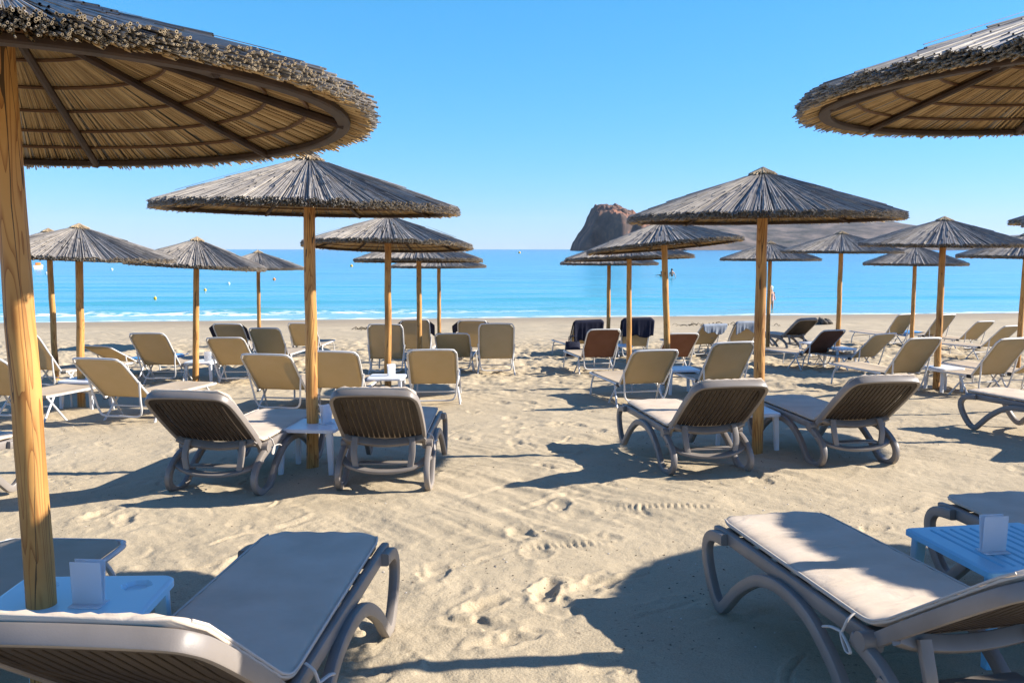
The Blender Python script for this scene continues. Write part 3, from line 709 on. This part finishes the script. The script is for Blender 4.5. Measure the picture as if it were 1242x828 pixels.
resin(steep, 1.50, 7.05, 10, 'resin lounger left of the right-hand tall pole, cushion edge beside its slatted back', 'sun lounger', RG)
resin(steep, 2.75, 7.35, 9, 'resin lounger right of the right-hand tall pole, shaded cushion seat reaching behind the pole', 'sun lounger', RG)
resin(low, 5.32, 8.1, 22, 'resin lounger entering from the right frame edge, sunlit foot and looped leg showing', 'sun lounger', RG)
resin(low, -4.05, 5.2, -16, 'resin lounger at the left frame edge, only its foot end and dark leg showing', 'sun lounger', RG)
resin(steep, 6.5, 21.0, 22, 'small distant dark resin lounger between the towel-draped lounger and a thin pole', 'sun lounger', RG)

# ------------------------------------------------------------------ tube-framed sling lounger
HZ = .280
def make_sling(deg, fab):
    a = R(deg); b, nrm = back_dir(a); root = empty('sling_lounger'); H0 = Vector((0, 0, HZ))
    def bp(u, v, n=0): return H0 + Vector((u, 0, 0)) + b * v + nrm * n
    r = .0125
    MB().tube(cr([(-.29, -.02, HZ), (-.29, .5, HZ), (-.29, 1.12, HZ), (-.27, 1.22, HZ), (-.21, 1.26, HZ), (.21, 1.26, HZ), (.27, 1.22, HZ), (.29, 1.12, HZ), (.29, .5, HZ), (.29, -.02, HZ)], 4), r, 8, nrm=(0, 0, 1)).build('seat_frame', M['alu'], root)
    MB().tube(cr([bp(-.295, -.02), bp(-.295, .3), bp(-.295, .58), bp(-.275, .65), bp(-.21, .685), bp(.21, .685), bp(.275, .65), bp(.295, .58), bp(.295, .3), bp(.295, -.02)], 4), r, 8, nrm=tuple(nrm)).build('back_frame', M['alu'], root)
    # slings: thin cloth with a little sag, corners cut away from the tube
    def sling(name, pf, L0, L1, hw, cut, sag, mt):
        n, m = 18, 11; V = []; F = []
        for side in (1, -1):
            for i in range(n):
                v = L0 + (L1 - L0) * i / (n - 1); e = max(0, v - (L1 - cut)); h = hw - e * .95
                for j in range(m):
                    u = -1 + 2 * j / (m - 1); V.append(pf(u * h, v, -sag * (1 - u * u) * (1 - (2 * i / (n - 1) - 1) ** 2) + side * .0016))
        N_ = n * m
        for i in range(n - 1):
            for j in range(m - 1):
                q = i * m + j; F.append((q, q + 1, q + m + 1, q + m)); F.append((N_ + q, N_ + q + m, N_ + q + m + 1, N_ + q + 1))
        ring = [j for j in range(m)] + [i * m + m - 1 for i in range(1, n)] + [(n - 1) * m + j for j in range(m - 2, -1, -1)] + [i * m for i in range(n - 2, 0, -1)]
        for k in range(len(ring)): p, q = ring[k], ring[(k + 1) % len(ring)]; F.append((p, p + N_, q + N_, q))
        return MB().add(V, F).build(name, mt, root, sharp=None)
    sling('back_sling', bp, 0.02, .678, .288, .075, .018, fab)
    sling('seat_sling', lambda u, v, n: Vector((u, v, HZ + .014 + n)), .03, 1.245, .284, .06, .02, M['seat_fab'])
    for sx in (-1, 1):
        for y0, y1 in ((.20, -.03), (.10, .33)): MB().tube([(sx * .28, y0, HZ - .01), (sx * .325, y1, -.02)], .0125, 8).build('leg', M['alu'], root)
        MB().tube(cr([(sx * .285, 1.02, HZ - .01), (sx * .29, 1.1, .16), (sx * .30, 1.13, -.02)], 4), .0125, 8).build('leg', M['alu'], root)
        MB().box((sx * .30, .02, HZ), (.03, .07, .05), .008).build('hinge', M['black'], root)
    for yy, zz in ((1.08, .18), (.12, .17)): MB().tube([(-.288, yy, zz), (.288, yy, zz)], .0095, 6, nrm=(0, 0, 1)).build('cross_bar', M['alu'], root)
    s0 = bp(.312, .30); s1 = Vector((.25, min(-.10, s0.y * .62), .10))
    MB().tube(cr([(-s0.x, s0.y, s0.z), (-.285, (s0.y + s1.y) / 2, (s0.z + s1.z) / 2), (-.262, s1.y, s1.z + .05), (-.20, s1.y + .005, s1.z), (0, s1.y + .008, s1.z), (.20, s1.y + .005, s1.z), (.262, s1.y, s1.z + .05), (.285, (s0.y + s1.y) / 2, (s0.z + s1.z) / 2), s0], 5), .0115, 8, nrm=(0, 1, 0)).build('back_support', M['alu'], root)
    return root
TG, BG = 'tan sling loungers with white tube frames', 'brown sling loungers'
sling_protos = {}
def sling(deg, kind, x, y, rot, label, group=TG):
    key = (deg, kind)
    if key in sling_protos: o = copy_tree(sling_protos[key])
    else: o = sling_protos[key] = make_sling(deg, M[kind])
    return place(o, x, y, rot, label, 'sun lounger', group, .01, roll=random.uniform(-1.2, 1.2), pitch=random.uniform(-.8, .8))
SL = [
 ('l1', 44, 'tan', -4.16, 9.72, -15, 'large tan lounger beside the left parasol pole, above the slatted left lounger'),
 ('l2', 44, 'tan', -5.37, 9.75, -15, 'tan lounger cut by the left frame edge behind the thick front pole'),
 ('l3', 58, 'tan', -6.80, 13.2, -28, 'upright tan lounger seen edge-on just right of the thick front pole'),
 ('l4', 28, 'tan', -6.55, 15.2, -22, 'low reclined tan lounger with a blue towel on its seat'),
 ('l5', 52, 'tan', -5.43, 14.0, -8, 'upright tan lounger left of the box on the white side table'),
 ('l6', 44, 'tan', -4.26, 14.0, -5, 'tan lounger right of the box on the white side table'),
 ('l7', 52, 'tan', -5.4, 17.7, -6, 'distant tan lounger with dark cloth over its sides, behind another'),
 ('l8', 52, 'tan', -4.45, 16.8, -6, 'tan lounger in front of the thin seaside pole, left of the tall pole'),
 ('l9', 52, 'tan', -4.45, 19.6, -4, 'distant tan lounger partly covered by the tall left pole'),
 ('l10', 44, 'tan', -2.70, 10.55, -8, 'tan lounger just left of the tall left pole, behind the slatted lounger'),
 ('l11', 46, 'tan', -2.03, 10.6, -2, 'tan lounger just right of the tall left pole, behind the slatted pair'),
 ('l12', 66, 'tan', -2.14, 15.4, 0, 'very upright tan lounger left of the parasol pole in the third row'),
 ('l13', 66, 'tan', -1.95, 18.6, -2, 'distant tan lounger with a dark towel behind its back, against the shore'),
 ('l14', 46, 'tan', -.97, 11.25, 2, 'tan lounger behind the slatted lounger next to the aisle, left side'),
 ('l15', 44, 'tan', -1.0, 15.9, -2, 'tan lounger in the row behind, half covered by the aisle-side tan lounger'),
 ('l16', 58, 'tan', -.80, 18.5, 0, 'distant tan lounger with a navy towel showing at its top corners'),
 ('l17', 66, 'tan', -.27, 15.4, 2, 'upright tan lounger standing alone at the left edge of the aisle'),
 ('r1', 52, 'tan', 1.52, 19.6, 16, 'distant lounger covered by a dark towel, nearest the aisle on the right'),
 ('r2', 52, 'brown', 1.50, 15.9, 12, 'brown lounger nearest the aisle, in front of the dark-towelled one'),
 ('r3', 66, 'tan', 2.60, 19.3, 10, 'upright tan lounger with a navy towel hung over its top, by a thin pole'),
 ('r4', 44, 'tan', 1.62, 11.25, 13, 'tan lounger left of the leaning pole, long shadow on the aisle sand'),
 ('r5', 44, 'brown', 2.86, 16.1, 12, 'brown lounger half hidden behind the leaning pole'),
 ('r6', 52, 'tan', 2.71, 11.75, 14, 'upright tan lounger left of the tall right pole, behind the slatted lounger'),
 ('r7', 44, 'tan', 4.10, 19.6, 22, 'distant tan lounger with a grey-blue towel hanging in a point over its back'),
 ('r8', 52, 'tan', 4.85, 19.4, 18, 'distant tan lounger with a grey-blue towel, cut by the tall right pole'),
 ('r10', 44, 'brown', 5.66, 16.9, 26, 'brown lounger right of the tall right pole, seat pointing left'),
 ('r11', 44, 'tan', 6.30, 16.2, 28, 'tan lounger just right of the brown one, seat pointing left'),
 ('r12', 52, 'tan', 9.55, 22.6, 22, 'distant tan lounger left of the thin pole at right'),
 ('r13', 52, 'tan', 10.45, 22.4, 22, 'distant tan lounger between the two poles and the right edge, leftmost there'),
 ('r14', 44, 'tan', 10.9, 21.6, 22, 'distant low tan lounger second from the right frame edge'),
 ('r15', 44, 'tan', 10.00, 18.9, 28, 'tan lounger cut by the right frame edge, behind the big pair'),
 ('r16', 52, 'tan', 5.5, 12.7, 18, 'large upright tan lounger in front of the broad striped parasol pole'),
 ('r17', 52, 'tan', 6.45, 12.2, 20, 'large tan lounger right of the broad striped parasol pole'),
 ('r18', 36, 'tan', 7.15, 12.5, 22, 'low tan lounger cut by the right frame edge beside the large one'),
 ('b19', 44, 'tan', -2.05, 2.72, -2, 'tube-framed lounger behind the front left pole, shaded seat and foot end in view'),
]
LO = {}
for key, deg, kind, x, y, rot, lab in SL: LO[key] = (sling(deg, kind, x, y, rot, lab, BG if kind == 'brown' else TG), deg)

# ------------------------------------------------------------------ towels
def towel(key, front, back, hw, mt, label, seed, point=0, off=0, name='towel'):
    o, deg = LO[key]; a = R(deg); b, nrm = back_dir(a); H0 = Vector((0, 0, HZ)); g = np.random.default_rng(seed)
    path = []
    for s in np.linspace(front, .02 if back >= .05 else .05, 9): path.append(H0 + b * (.705 - s) + nrm * .022)
    if back >= .05: path += [H0 + b * .715 + nrm * .012, H0 + b * .718 + nrm * -.008]
    top = H0 + b * .705 - nrm * .028
    for s in (np.linspace(.0, back, 12) if back >= .05 else ()): path.append(top + Vector((0, -.10 * s - .01, 0)) - b * s * .45 + Vector((0, 0, -.55 * s)))
    n = len(path); m = 25; V = []; ph = g.uniform(0, 6, 4)
    for side in (0, 1):
        for i, p in enumerate(path):
            k = max(0, (i - 11) / (n - 12)) if i > 11 else max(0, (6 - i) / 6) * .4
            for j in range(m):
                u = -1 + 2 * j / (m - 1)
                wv = (.022 * math.sin(u * 9 + ph[0]) + .014 * math.sin(u * 17 + ph[1])) * k
                dz = -(.05 * math.sin(u * 5 + ph[2]) + point * (1 - abs(u - .1)) ** 2) * k
                droop = -max(0, abs(u) * hw - .29) * .8
                V.append(p + Vector((off + u * hw * (1 - .06 * k), -abs(wv) - .004 + side * .004, dz + droop)) + nrm * (0 if i > 11 else .3 * wv))
    F = []; N_ = n * m
    for i in range(n - 1):
        for j in range(m - 1): q = i * m + j; F.append((q, q + 1, q + m + 1, q + m)); F.append((N_ + q, N_ + q + m, N_ + q + m + 1, N_ + q + 1))
    ring = [j for j in range(m)] + [i * m + m - 1 for i in range(1, n)] + [(n - 1) * m + j for j in range(m - 2, -1, -1)] + [i * m for i in range(n - 2, 0, -1)]
    for k in range(len(ring)): p, q = ring[k], ring[(k + 1) % len(ring)]; F.append((p, p + N_, q + N_, q))
    t = MB().add(V, F).build(name, mt, sharp=None); t.matrix_world = Matrix.LocRotScale(o.location, o.rotation_euler, None)
    t.location, t.rotation_euler = o.location, o.rotation_euler
    return tag(t, label, 'towel', 'towels hung over lounger backs')
towel('r1', .5, .50, .34, M['navy'], 'dark navy towel covering the lounger back nearest the aisle', 1)
towel('r3', .4, .34, .36, M['navy'], 'navy towel hung over the upright lounger behind the thin pole', 2, .1)
towel('r7', .45, .12, .30, M['greyblue'], 'grey-blue towel hanging to a point over a distant lounger back', 3, .14)
towel('r8', .45, .20, .34, M['greyblue'], 'grey-blue towel on the distant lounger cut by the tall right pole', 4)
towel('l13', .3, .015, .40, M['navy'], 'dark towel tucked behind a distant upright lounger left of the aisle', 5)
towel('l16', .3, .02, .41, M['navy'], 'navy towel with corners showing past the distant lounger top', 6)
towel('l7', .4, .02, .38, M['navy'], 'dark purple-black cloth on the distant lounger at left', 7)
# towel lying on the low lounger's seat, bag beside the aisle lounger
def flat_towel(key, mt, label, y0=.2, y1=1.1):
    o, deg = LO[key]; n, m = 14, 12; V = []
    for side in (1, -1):
        for i in range(n):
            for j in range(m):
                u = -1 + 2 * j / (m - 1); y = y0 + (y1 - y0) * i / (n - 1)
                V.append((u * .34, y, HZ + .02 + .006 * math.sin(u * 7 + y * 9) - max(0, abs(u) * .34 - .295) * 1.6 + side * .003))
    F = []; N_ = n * m
    for i in range(n - 1):
        for j in range(m - 1): q = i * m + j; F.append((q, q + 1, q + m + 1, q + m)); F.append((N_ + q, N_ + q + m, N_ + q + m + 1, N_ + q + 1))
    t = MB().add(V, F).build('towel', mt, sharp=None); t.location, t.rotation_euler = o.location, o.rotation_euler
    return tag(t, label, 'towel')
flat_towel('l4', M['bluet'], 'blue towel spread on the seat of the low reclined tan lounger')
flat_towel('r13', M['bluet'], 'blue towel on a distant lounger seat near the thin pole at right', .5, 1.1)
def bag(x, y, label):
    root = empty('beach_bag', (x, y, gz(x, y)), (0, 0, .3)); tag(root, label, 'bag')
    b = MB(); n = 16; V = []; F = []
    rings = [(0, .13, .07), (.03, .16, .085), (.16, .165, .08), (.28, .16, .05), (.31, .155, .03)]
    for z, ax, ay in rings:
        for i in range(n): t = 2 * math.pi * i / n; V.append((ax * math.copysign(abs(math.cos(t)) ** .6, math.cos(t)), ay * math.copysign(abs(math.sin(t)) ** .6, math.sin(t)), z + .012 * math.sin(3 * t)))
    for i in range(len(rings) - 1):
        for j in range(n): F.append((i * n + j, i * n + (j + 1) % n, (i + 1) * n + (j + 1) % n, (i + 1) * n + j))
    F.append(tuple(range(n))[::-1]); F.append(tuple((len(rings) - 1) * n + j for j in range(n)))
    b.add(V, F).build('bag_body', M['navy'], root)
    for s in (-1, 1): MB().tube(cr([(-.08, s * .03, .3), (-.06, s * .05, .42), (.06, s * .05, .42), (.08, s * .03, .3)], 5), .008, 6, nrm=(0, 1, 0)).build('strap', M['navy'], root)
bag(1.28, 19.0, 'dark navy beach bag on the sand beside the dark-towelled lounger by the aisle')

# ------------------------------------------------------------------ side tables and card holders
def make_table(mt, size=.48, h=.42, style='plain', name='side_table'):
    root = empty(name); n = 61; s = size / 2; V = []; F = []
    for i in range(n):
        for j in range(n):
            x = -s + size * i / (n - 1); y = -s + size * j / (n - 1); z = h
            e = s - max(abs(x), abs(y))
            if style == 'cups':
                for cx, cy in ((-.6 * s, -.62 * s), (.6 * s, -.62 * s), (-.6 * s, .62 * s), (.6 * s, .62 * s)):
                    if math.hypot(x - cx, y - cy) < .046: z -= .014
            if style == 'slats' and e > .05 and (x / .048) % 1 < .17: z -= .010
            if e < .004: z -= .006
            r = .05 if style != 'slats' else .02
            ox, oy = abs(x) - (s - r), abs(y) - (s - r)
            if ox > 0 and oy > 0:
                d = math.hypot(ox, oy); q = min(1, r / d * max(ox, oy) / r) if d > 0 else 1
                k = max(ox, oy) / d; x = math.copysign(s - r + ox * k, x); y = math.copysign(s - r + oy * k, y)
            V.append((x, y, z))
    for i in range(n - 1):
        for j in range(n - 1): q = i * n + j; F.append((q, q + n, q + n + 1, q + 1))
    ring = [i * n for i in range(n)] + [(n - 1) * n + j for j in range(1, n)] + [i * n + n - 1 for i in range(n - 2, -1, -1)] + [j for j in range(n - 2, 0, -1)]
    base = len(V); m = len(ring)
    for q in ring: x, y, z = V[q]; V.append((x * 1.0, y * 1.0, h - .028))
    for q in ring: x, y, z = V[q]; V.append((x * .93, y * .93, h - .030))
    for k in range(m):
        a, b = ring[k], ring[(k + 1) % m]; F.append((b, a, base + k, base + (k + 1) % m))
        F.append((base + (k + 1) % m, base + k, base + m + k, base + m + (k + 1) % m))
    F.append(tuple(base + m + k for k in range(m))[::-1])
    MB().add(V, F).build('tabletop', mt, root, sharp=35)
    for sx in (-1, 1):
        for sy in (-1, 1):
            MB().sweep([(sx * (s - .045), sy * (s - .045), h - .031), (sx * (s - .03), sy * (s - .03), -.03)], rrect(.024, .024, .008, 2), scales=[1, .72]).build('leg', mt, root)
    return root
TB = 'plastic side tables under the parasols'
tp = {}
def table(x, y, rot, label, style='plain', mt='white', size=.46, h=.36):
    k = (style, mt, size, h); o = copy_tree(tp[k]) if k in tp else make_table(M[mt], size, h, style); tp.setdefault(k, o)
    o.location = (x, y, gz(x, y) - .01); o.rotation_euler = (0, 0, R(rot)); tag(o, label, 'table', TB); o['h'] = h; return o
T_FL = table(-1.47, 2.90, 2, 'white plastic table tinted shade-blue, with cup hollows around the front left pole', 'cups', 'pale', .54, .41)
T_FR = table(2.03, 3.62, 9, 'blue slatted plastic table at the lower right edge', 'slats', 'blue', .56, .41)
T_A = table(-1.55, 6.98, -6, 'white table around the tall left pole between two slatted loungers')
T_B = table(2.10, 7.98, 6, 'white table around the tall right pole between two slatted loungers')
T_C = table(-1.60, 11.5, 0, 'white plastic table around the pole in the third row left of the aisle')
T_D = table(-5.2, 10.95, -8, 'white table around the far left parasol pole behind the large tan lounger')
T_E = table(-4.92, 14.3, 0, 'white side table around the tilted parasol pole with a box on top')
T_F = table(2.35, 12.6, 8, 'white table around the leaning pole between two tan loungers')
T_G = table(6.2, 12.9, 15, 'white table between the two large tan loungers at right', size=.40)
T_H = table(6.55, 19.6, 15, 'distant white table beside the dark resin lounger')
T_I = table(2.2, 18.3, 0, 'distant white table between the two towel-draped loungers by the thin pole')
T_J = table(6.15, 16.9, 15, 'white table between the brown lounger and its tan neighbour')
T_K = table(-1.6, 16.5, 0, 'distant white table between loungers by the thin pole left of the aisle')

hp = []
def holder(x, y, rot, tbl, label, w=.105, h=.145):
    if hp: root = copy_tree(hp[0])
    else:
        root = empty('card_holder'); hp.append(root)
        MB().box((0, .010, h / 2 + .003), (w, .005, h), .0012, Euler((-.10, 0, 0))).build('card_panel', M['acrylic'], root)
        MB().box((0, -.012, h / 2 + .003), (w, .003, h), .0010, Euler((.05, 0, 0))).build('cover_panel', M['acrylic'], root)
        MB().box((0, -.003, .002), (w, .075, .004), .001).build('foot', M['acrylic'], root)
    root.location = (x, y, tbl.location.z + tbl['h'] + .001); root.rotation_euler = (0, 0, R(rot)); tag(root, label, 'card holder', 'blank card holders on the tables')
holder(-1.40, 2.90, -4, T_FL, 'blank clear card holder on the white table tinted shade-blue in front of the pole')
holder(1.93, 3.54, 8, T_FR, 'blank clear card holder on the blue slatted table')
holder(-1.45, 6.98, 60, T_A, 'blank white card holder right of the tall left pole')
holder(-1.55, 11.55, 30, T_C, 'blank white card holder on the third-row table left of the aisle')
holder(-4.83, 14.3, 10, T_E, 'white card stand on the side table by the tilted parasol')

# ------------------------------------------------------------------ figures in the water
def figure(name, J, E, label, loc, skin, rot=0, extra=()):
    me = bpy.data.meshes.new(name); me.from_pydata([p[:3] for p in J], E, []); me.materials.append(skin)
    o = bpy.data.objects.new(name, me); COL.objects.link(o); o.location = loc; o.rotation_euler = (0, 0, rot)
    sk = o.modifiers.new('skin', 'SKIN'); sk.use_smooth_shade = True
    for i, p in enumerate(J): q = me.skin_vertices[0].data[i]; q.radius = (p[3], p[3] * (p[4] if len(p) > 4 else .8)); q.use_root = (i == 0)
    ss = o.modifiers.new('sub', 'SUBSURF'); ss.levels = 1; ss.render_levels = 1
    tag(o, label, 'person'); return o
M['skin'] = mat('skin', (.42, .22, .14), .55, var=(.46, .25, .17), scale=5)
M['hair'] = mat('hair', (.03, .02, .014), .6)
M['swim'] = mat('pale_swimwear', (.62, .50, .46), .7, var=(.45, .14, .12), scale=9)
def head(o, z, y=0, r=.1, mt='hair', name='hair', sx=1):
    bm = bmesh.new(); bmesh.ops.create_uvsphere(bm, u_segments=14, v_segments=8, radius=r)
    for v in bm.verts:
        v.co.z *= 1.1
        if v.co.y < -.02 and v.co.z < .02: v.co *= .86
    me = bpy.data.meshes.new(name); bm.to_mesh(me); bm.free(); me.materials.append(M[mt]); h = bpy.data.objects.new(name, me); COL.objects.link(h); h.parent = o; h.location = (0, y, z)
BODY = [(0, 0, 0, .15), (0, 0, .22, .14), (0, 0, .42, .17), (0, 0, .50, .07), (0, .0, .66, .095, 1.1), (-.19, 0, .43, .06), (.19, 0, .43, .06)]
be = [(0, 1), (1, 2), (2, 3), (3, 4), (2, 5), (2, 6)]
o = figure('person', BODY + [(-.42, -.05, .40, .045), (-.66, -.05, .36, .035), (.30, -.1, .16, .042), (.25, -.2, -.05, .035)], be + [(5, 7), (7, 8), (6, 9), (9, 10)],
           'dark-haired swimmer in the sea reaching one arm to the left', (px2x(802, 92), 92, SEA_Z - .3), M['skin']); head(o, .69, .02, .105)
o = figure('person', BODY + [(-.26, -.08, .16, .045), (-.2, -.2, .0, .035), (.3, -.05, .16, .045), (.34, -.1, -.08, .035)], be + [(5, 7), (7, 8), (6, 9), (9, 10)],
           'swimmer standing chest-deep in the sea, half hidden behind the leaning pole', (px2x(814.5, 88), 88, SEA_Z + .05), M['skin']); head(o, .69, .02, .105)
ST = [(0, 0, .58, .105), (0, 0, .70, .10), (0, 0, .86, .115), (0, 0, .94, .05), (0, 0, 1.06, .085, 1.1), (-.13, 0, .88, .045), (.13, 0, .88, .045), (-.18, 0, .70, .033), (-.19, -.05, .53, .026), (.18, 0, .70, .033), (.2, -.05, .53, .026),
      (-.07, 0, .50, .075), (-.075, 0, .28, .05), (-.08, .01, .04, .035), (-.08, -.08, .02, .03), (.07, 0, .50, .075), (.08, 0, .28, .05), (.085, .02, .04, .035), (.09, -.07, .02, .03)]
o = figure('person', ST, [(0, 1), (1, 2), (2, 3), (3, 4), (2, 5), (2, 6), (5, 7), (7, 8), (6, 9), (9, 10), (0, 11), (11, 12), (12, 13), (13, 14), (0, 15), (15, 16), (16, 17), (17, 18)],
           'small figure in pale hat and swimwear by the shore, half behind a pole', (px2x(935.5, 41), 41, SEA_Z - .12), M['skin'], .4)
head(o, 1.09, .01, .095, 'white', 'sun_hat')
bd = MB(); bd.tube([(0, 0, .52), (0, 0, .62), (0, 0, .72), (0, 0, .84)], .122, 12, scales=[1, 1, .95, 1.1]); bd.build('swimsuit', M['swim'], o)

# ------------------------------------------------------------------ buoys, boat, stones, weed
M['byellow'] = mat('yellow_buoy', (.75, .42, .03), .4); M['bred'] = mat('red_buoy', (.6, .05, .04), .4); M['bwhite'] = mat('white_buoy', (.8, .8, .78), .4); M['borange'] = mat('orange_buoy', (.75, .24, .03), .4)
def buoy(px, py, mt, r, label):
    r *= .62; D = 2.72 * 1100 / (py - 302); root = empty('buoy', (px2x(px, D), D, SEA_Z)); tag(root, label, 'buoy', 'marker buoys on the sea')
    bm = bmesh.new(); bmesh.ops.create_uvsphere(bm, u_segments=14, v_segments=10, radius=r)
    me = bpy.data.meshes.new('float'); bm.to_mesh(me); bm.free(); me.materials.append(M[mt]); f = bpy.data.objects.new('float', me); COL.objects.link(f); f.parent = root; f.location.z = r * .4
    MB().tube([(0, 0, r * 1.3), (0, 0, r * 1.75)], r * .22, 8).build('mooring_ring', M['bwhite'], root)
buoy(188, 362, 'byellow', .14, 'yellow buoy close to the surf left of the tilted parasol pole')
buoy(249, 352, 'byellow', .15, 'yellow buoy just right of the tilted parasol pole')
buoy(63, 350, 'bred', .13, 'red buoy between the two leftmost poles')
buoy(58, 332, 'bwhite', .25, 'white buoy between the two leftmost poles, above the red one')
buoy(137, 327, 'bwhite', .25, 'white buoy under the far left canopy edge')
buoy(278, 344, 'bwhite', .15, 'white buoy left of the small distant parasol pole')
buoy(427, 323, 'byellow', .35, 'yellow buoy between the tall left pole and the next canopy')
buoy(630, 307, 'byellow', 1.3, 'yellow buoy far out in the open sea near the horizon')
buoy(333, 339, 'borange', .2, 'orange buoy right of the small distant parasol pole')
def boat(px, D, label):
    root = empty('motor_boat', (px2x(px, D), D, SEA_Z), (0, 0, .5)); tag(root, label, 'boat')
    n = 12; V = []; F = []
    for i in range(n):
        t = i / (n - 1); y = -1.6 + 3.4 * t; hw = .62 * (1 - max(0, t - .55) ** 2 * 4.6)
        for u, z in ((-1, .45 + .2 * t), (-.85, 0), (0, -.2), (.85, 0), (1, .45 + .2 * t)): V.append((u * max(hw, .03), y, z))
    for i in range(n - 1):
        for j in range(4): q = i * 5 + j; F.append((q, q + 1, q + 6, q + 5))
        F.append((i * 5, (i + 1) * 5, (i + 1) * 5 + 4, i * 5 + 4))
    F.append((0, 1, 2, 3, 4))
    MB().add(V, F).build('hull', M['bwhite'], root); MB().box((0, -.1, .68), (.7, .8, .4), .08).build('console', M['borange'], root)
boat(48, 125, 'small white and orange boat beside the front left pole')

M['stone'] = mat('dark_stone', (.075, .065, .055), .85, .2, var=(.16, .14, .115), scale=9, bump=.6, bscale=30)
M['weed'] = mat('dry_seaweed', (.045, .034, .02), .8, .2, var=(.10, .075, .045), scale=20)
def stone(x, y, s, label, seed, name='rock'):
    bm = bmesh.new(); bmesh.ops.create_icosphere(bm, subdivisions=4, radius=1)
    co = np.array([v.co[:] for v in bm.verts]); nn = fbm(co[:, 0] * 1.7 + co[:, 2], co[:, 1] * 1.7 - co[:, 2], seed, 4, .6)
    for v, k in zip(bm.verts, nn): v.co *= 1 + .75 * k; v.co.x *= s[0]; v.co.y *= s[1]; v.co.z *= s[2]
    me = bpy.data.meshes.new(name); bm.to_mesh(me); bm.free(); me.materials.append(M['stone'])
    o = bpy.data.objects.new(name, me); COL.objects.link(o); o.location = (x, y, gz(x, y) + s[2] * .2); tag(o, label, 'rock', 'dark rocks on the shore sand')
stone(9.85, 31.0, (.16, .13, .10), 'smaller dark rock on the shore, left of its larger neighbour', 3)
stone(10.85, 31.4, (.27, .2, .17), 'larger dark rock on the shore between two thin poles', 5)
def weed(x, y, n, w_, label, seed):
    g = random.Random(seed); b = MB()
    for i in range(n):
        px_, py_ = x + g.gauss(0, w_), y + g.gauss(0, .25); z = gz(px_, py_); a = g.uniform(0, 6.28); l = g.uniform(.06, .2)
        b.tube(cr([(px_ - math.cos(a) * l, py_ - math.sin(a) * l, z + .005), (px_ + g.uniform(-.03, .03), py_, z + g.uniform(.02, .09)), (px_ + math.cos(a) * l, py_ + math.sin(a) * l, z + .005)], 3), g.uniform(.005, .012), 5)
    tag(b.build('seaweed', M['weed']), label, 'seaweed', kind='stuff')
weed(6.9, 31.0, 40, .9, 'thin scatter of dark seaweed on the shore between the towelled loungers and the water', 2)
weed(.0 - 4.6, 29.5, 26, .45, 'low heap of dry seaweed on open sand left of centre', 3)

# pebbles, shell bits and twigs on the near sand
b = MB(); g = random.Random(11)
oct_v = [(1, 0, 0), (-1, 0, 0), (0, 1, 0), (0, -1, 0), (0, 0, 1), (0, 0, -1)]; oct_f = [(0, 2, 4), (2, 1, 4), (1, 3, 4), (3, 0, 4), (2, 0, 5), (1, 2, 5), (3, 1, 5), (0, 3, 5)]
def bits(n, size, seed, dark):
    g = np.random.default_rng(seed); b = MB()
    y = 1.8 + 9 * g.random(n * 4) ** 1.4; x = g.uniform(-1, 1, n * 4) * (.6 * y + .5)
    keep = (fbm(x * 1.3, y * 1.3, 33, 3) + g.uniform(-.25, .25, n * 4)) > .12; x, y = x[keep][:n], y[keep][:n]
    Z = add_feet(x, y, ground_arr(x, y))
    for X, Y, z in zip(x, y, Z):
        s = size * g.uniform(.4, 1.5); a = g.uniform(0, 6.28); e = g.uniform(.4, 1) if not dark else g.uniform(.25, .8)
        c, q = math.cos(a), math.sin(a)
        b.add([(X + s * (vx * c - vy * e * q), Y + s * (vx * q + vy * e * c), z + s * .45 * vz + s * .2) for vx, vy, vz in oct_v], oct_f)
    return b
tag(bits(1300, .0055, 1, True).build('twig_debris', M['weed'], sharp=20), kind='stuff')
tag(bits(420, .006, 2, False).build('shell_bits', mat('shell', (.6, .55, .48), .6), sharp=20), kind='stuff')
